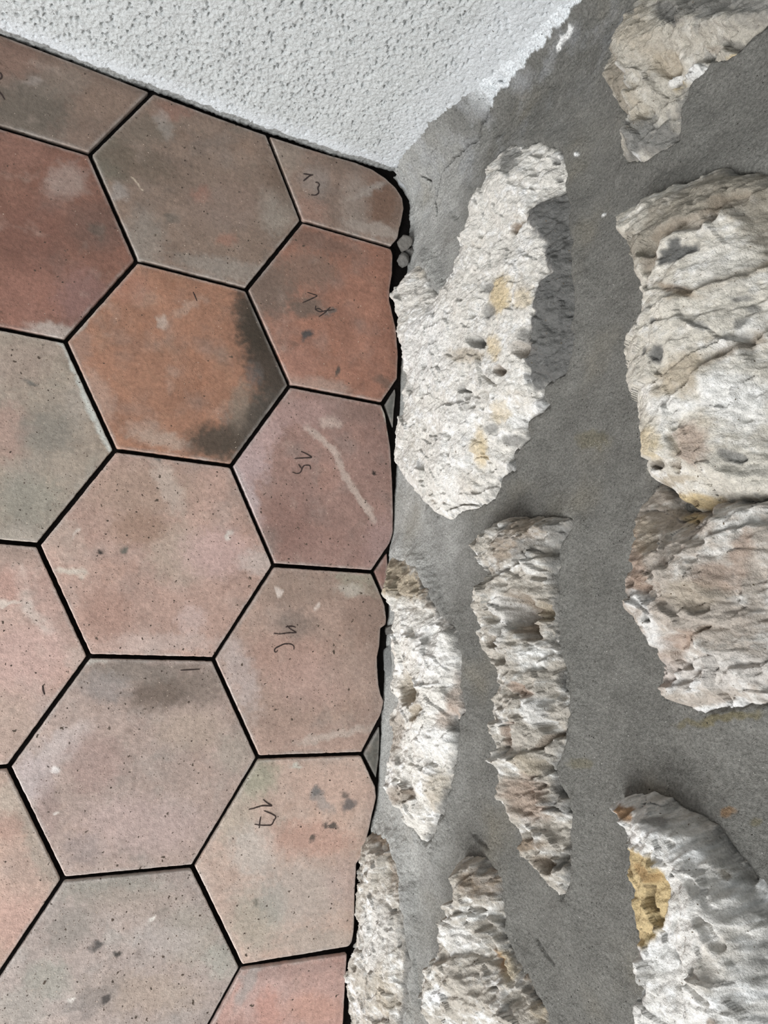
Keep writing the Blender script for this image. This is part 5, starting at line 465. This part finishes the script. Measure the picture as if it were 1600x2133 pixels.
# ------------------------------------------------------------------ tiled floor
def inset(poly, amt):
    n = len(poly); area = sum(poly[i - 1][0] * poly[i][1] - poly[i][0] * poly[i - 1][1] for i in range(n))
    if area < 0: poly = poly[::-1]
    out = []
    for i in range(n):
        p, q, r = (np.array(poly[k % n], float) for k in (i - 1, i, i + 1))
        a = (q - p) / (np.linalg.norm(q - p) + 1e-9); b = (r - q) / (np.linalg.norm(r - q) + 1e-9)
        na = np.array((-a[1], a[0])); nb = np.array((-b[1], b[0])); bis = na + nb; bis /= np.linalg.norm(bis) + 1e-9
        out.append(tuple(q + bis * amt / max(.35, bis @ na)))
    return out
def build_tile(i, t, floor):
    gap = .0023 if len(t['outline']) < 90 else .001
    poly = inset(t['outline'], gap if t['feats'] or t.get('lo') else .0006)
    P = np.array(poly); seg = np.linalg.norm(np.roll(P, -1, 0) - P, axis=1); per = seg.sum()
    small = per < .12; lo = t.get('lo')
    N = 60 if small else (96 if lo else 400); K = 10 if small else (14 if lo else 66)
    s_ = np.linspace(0, per, N, endpoint=False); cum = np.concatenate([[0], np.cumsum(seg)])
    PP = np.vstack([P, P[:1]]); bx = np.interp(s_, cum, PP[:, 0]); by = np.interp(s_, cum, PP[:, 1])
    seed = 200 + i * 17
    c = np.array((bx.mean(), by.mean()))
    jag = .00045 * fbm(bx, by, .006, 3, seed) + .0009 * np.clip(fbm(bx, by, .012, 3, seed + 1) - .25, 0, 1)
    dirx, diry = c[0] - bx, c[1] - by; ln = np.hypot(dirx, diry)
    bx = bx + dirx / ln * jag; by = by + diry / ln * jag
    rad = ln.mean()
    fr = np.concatenate([[0, .0003, .0007, .0012, .002, .003], np.linspace(.0045, rad, K - 6)]) / rad
    r = np.clip(1 - fr, 0, 1)[:, None]
    X = c[0] + (bx - c[0]) * r; Y = c[1] + (by - c[1]) * r
    ed = poly_sdf(X, Y, list(zip(bx[::2], by[::2])) if N > 200 else list(zip(bx, by)))
    ed[0] = 0; ed = np.clip(ed, 0, 1)
    bev = .0011; q = np.clip(1 - ed / bev, 0, 1)
    Zt = -bev * (1 - np.sqrt(np.clip(1 - q * q, 0, 1))) + .00035 * fbm(X, Y, .06, 3, seed + 2) - .0005 * (1 - sstep(0, .012, ed))
    col = lin(t['base']) * np.ones(X.shape + (3,))
    wv = fbm(X, Y, .05, 3, seed + 3) * .02
    n1 = fbm(X + wv, Y, .06, 4, seed + 4); n2 = fbm(X, Y + wv, .018, 4, seed + 5, .6); n3 = fbm(X, Y, .006, 3, seed + 6)
    col = col * (1 + .2 * n1 + .16 * n2 + .10 * n3)[..., None]
    g = col.mean(-1, keepdims=True)
    k = np.clip(.35 * sstep(-.1, .7, fbm(X, Y, .04, 4, seed + 7)), 0, 1)[..., None]
    col = col * (1 - k) + g * np.array((1.08, 1.0, .92)) * k                         # duller, greyer patches
    for sd_, sz_, cc, kk in ((21, .05, (1.03, .985, .95), .8), (22, .035, (.93, .99, 1.0), .8), (23, .022, (1.14, 1.13, 1.12), .8), (24, .014, (.83, .81, .8), .75)):
        m_ = sstep(.08, .5, fbm(X + wv * .6, Y + wv * .4, sz_, 5, seed + sd_, .6))[..., None] * kk
        col = col * (1 - m_) + col * np.array(cc) * m_                               # uneven firing: warmer, cooler, paler, sootier
    Zt, col = apply_features(X, Y, Zt, col, t['feats'], seed, warp=.007, edge=.5)
    dust = (1 - sstep(.0004, .0045, ed)) * np.clip(.38 + .7 * fbm(X, Y, .02, 3, seed + 8), 0, 1)
    col = paint(col, (186, 180, 174), dust * .75)
    hz = sstep(.2, .75, fbm(X, Y + wv, .03, 4, seed + 9)) * .3
    col = paint(col, (186, 168, 156), hz)
    V = np.stack([X - c[0], Y - c[1], Zt], -1).reshape(-1, 3)
    side = np.stack([bx - c[0], by - c[1], np.full(N, -.0135)], -1)
    V = np.vstack([V, side]); colv = np.vstack([col.reshape(-1, 3), col[0] * .9])
    idx = np.arange(K * N).reshape(K, N); nx = np.roll(idx, -1, 1)
    quads = np.stack([idx[:-1], nx[:-1], nx[1:], idx[1:]], -1).reshape(-1, 4)
    si = K * N + np.arange(N); sq = np.stack([si, np.roll(si, -1), np.roll(idx[0], -1), idx[0]], -1)
    me = mesh_np('tile', V, np.vstack([quads, sq]), colv)
    key = round(t['spk'], 1)
    if key not in MAT_TILE: MAT_TILE[key] = tile_material(key)
    o = new_object('tile', me, MAT_TILE[key], floor)
    if t['label']: o['label'] = t['label']
    o.location = (c[0], c[1], t['z'])
    return o
def build_floor():
    bm = bmesh.new()
    n = 24
    for z in (-.0062, -.05):
        for (x, y) in ((-1.1, -1.35), (WX + .05, -1.35), (WX + .05, PY + .03), (-1.1, PY + .03)): bm.verts.new((x, y, z))
    v = list(bm.verts)
    for f in ((0, 1, 2, 3), (7, 6, 5, 4), (0, 4, 5, 1), (1, 5, 6, 2), (2, 6, 7, 3), (3, 7, 4, 0)): bm.faces.new([v[k] for k in f])
    me = bpy.data.meshes.new('screed'); bm.to_mesh(me); bm.free()
    floor = new_object('floor', me, MAT_SCREED, kind='structure', label='floor of dry-laid hexagonal terracotta tiles with open black joints', category='floor')
    tiles = [build_tile(i, t, floor) for i, t in enumerate(TILES)]
    for name, label, ti, strokes, wd in WRITING: build_writing(name, label, tiles[ti], strokes, wd)
def build_writing(name, label, tile, strokes, wd):
    """flat pencil strokes lying on the tile"""
    V, Q = [], []
    ox, oy = tile.location.x, tile.location.y
    for s in strokes:
        p = np.array(s, float); d = np.concatenate([[0], np.cumsum(np.linalg.norm(np.diff(p, axis=0), axis=1))])
        n = max(4, int(d[-1] / .0012)); t = np.linspace(0, d[-1], n)
        x = np.interp(t, d, p[:, 0]); y = np.interp(t, d, p[:, 1])
        if n > 8:
            for _ in range(2): x[1:-1] = (x[:-2] + x[1:-1] + x[2:]) / 3; y[1:-1] = (y[:-2] + y[1:-1] + y[2:]) / 3
        tx, ty = np.gradient(x), np.gradient(y); L = np.hypot(tx, ty) + 1e-9; nx, ny = -ty / L, tx / L
        w_ = .5 * wd * (.55 + .55 * np.sin(np.linspace(.5, 2.9, n))) * (1 + .35 * fbm(x * 1., y, .003, 2, 9))
        b = len(V)
        for k in range(n):
            V += [(x[k] + nx[k] * w_[k] - ox, y[k] + ny[k] * w_[k] - oy, .0002), (x[k] - ox, y[k] - oy, .00042), (x[k] - nx[k] * w_[k] - ox, y[k] - ny[k] * w_[k] - oy, .0002)]
        for k in range(n - 1):
            a = b + 3 * k
            Q += [(a + 1, a + 4, a + 3, a), (a + 2, a + 5, a + 4, a + 1)]
    me = mesh_np(name, np.array(V), np.array(Q))
    new_object(name, me, MAT_PENCIL, tile, label=label)
def build_crumb(i, name, label, p, r, ang, c):
    bm = bmesh.new(); bmesh.ops.create_icosphere(bm, subdivisions=4, radius=1.)
    V = np.array([v.co[:] for v in bm.verts])
    n = .30 * fbm(V[:, 0] + V[:, 2] * .7, V[:, 1] - V[:, 2] * .6, .8, 3, 300 + i) + .08 * fbm(V[:, 0] - V[:, 2], V[:, 1] + V[:, 2], .25, 3, 340 + i)
    rng = np.random.default_rng(40 + i)
    for _ in range(14):                                               # broken flat faces
        q = rng.normal(size=3); q /= np.linalg.norm(q); e = np.maximum(V @ q - rng.uniform(.6, .85), 0); V = V - e[:, None] * q
    V = V * (1.1 + .6 * n)[:, None] * np.array(r)
    ca, sa = math.cos(ang), math.sin(ang)
    V = np.stack([V[:, 0] * ca - V[:, 1] * sa, V[:, 0] * sa + V[:, 1] * ca, V[:, 2]], 1)
    for v, q in zip(bm.verts, V): v.co = q
    me = bpy.data.meshes.new(name); bm.to_mesh(me); bm.free()
    me.polygons.foreach_set('use_smooth', np.ones(len(me.polygons), bool))
    a = me.color_attributes.new('col', 'FLOAT_COLOR', 'POINT'); a.data.foreach_set('color', np.tile(np.append(lin(c), 1.), len(V)).astype(np.float32))
    o = new_object(name, me, MAT_CRUMB, label=label, category='crumb')
    o.location = (p[0], p[1], -.0062 - V[:, 2].min() * .6 - .0005)

wall = build_wall()
build_plaster()
build_floor()
for i, cr in enumerate(CRUMBS): build_crumb(i, *cr)
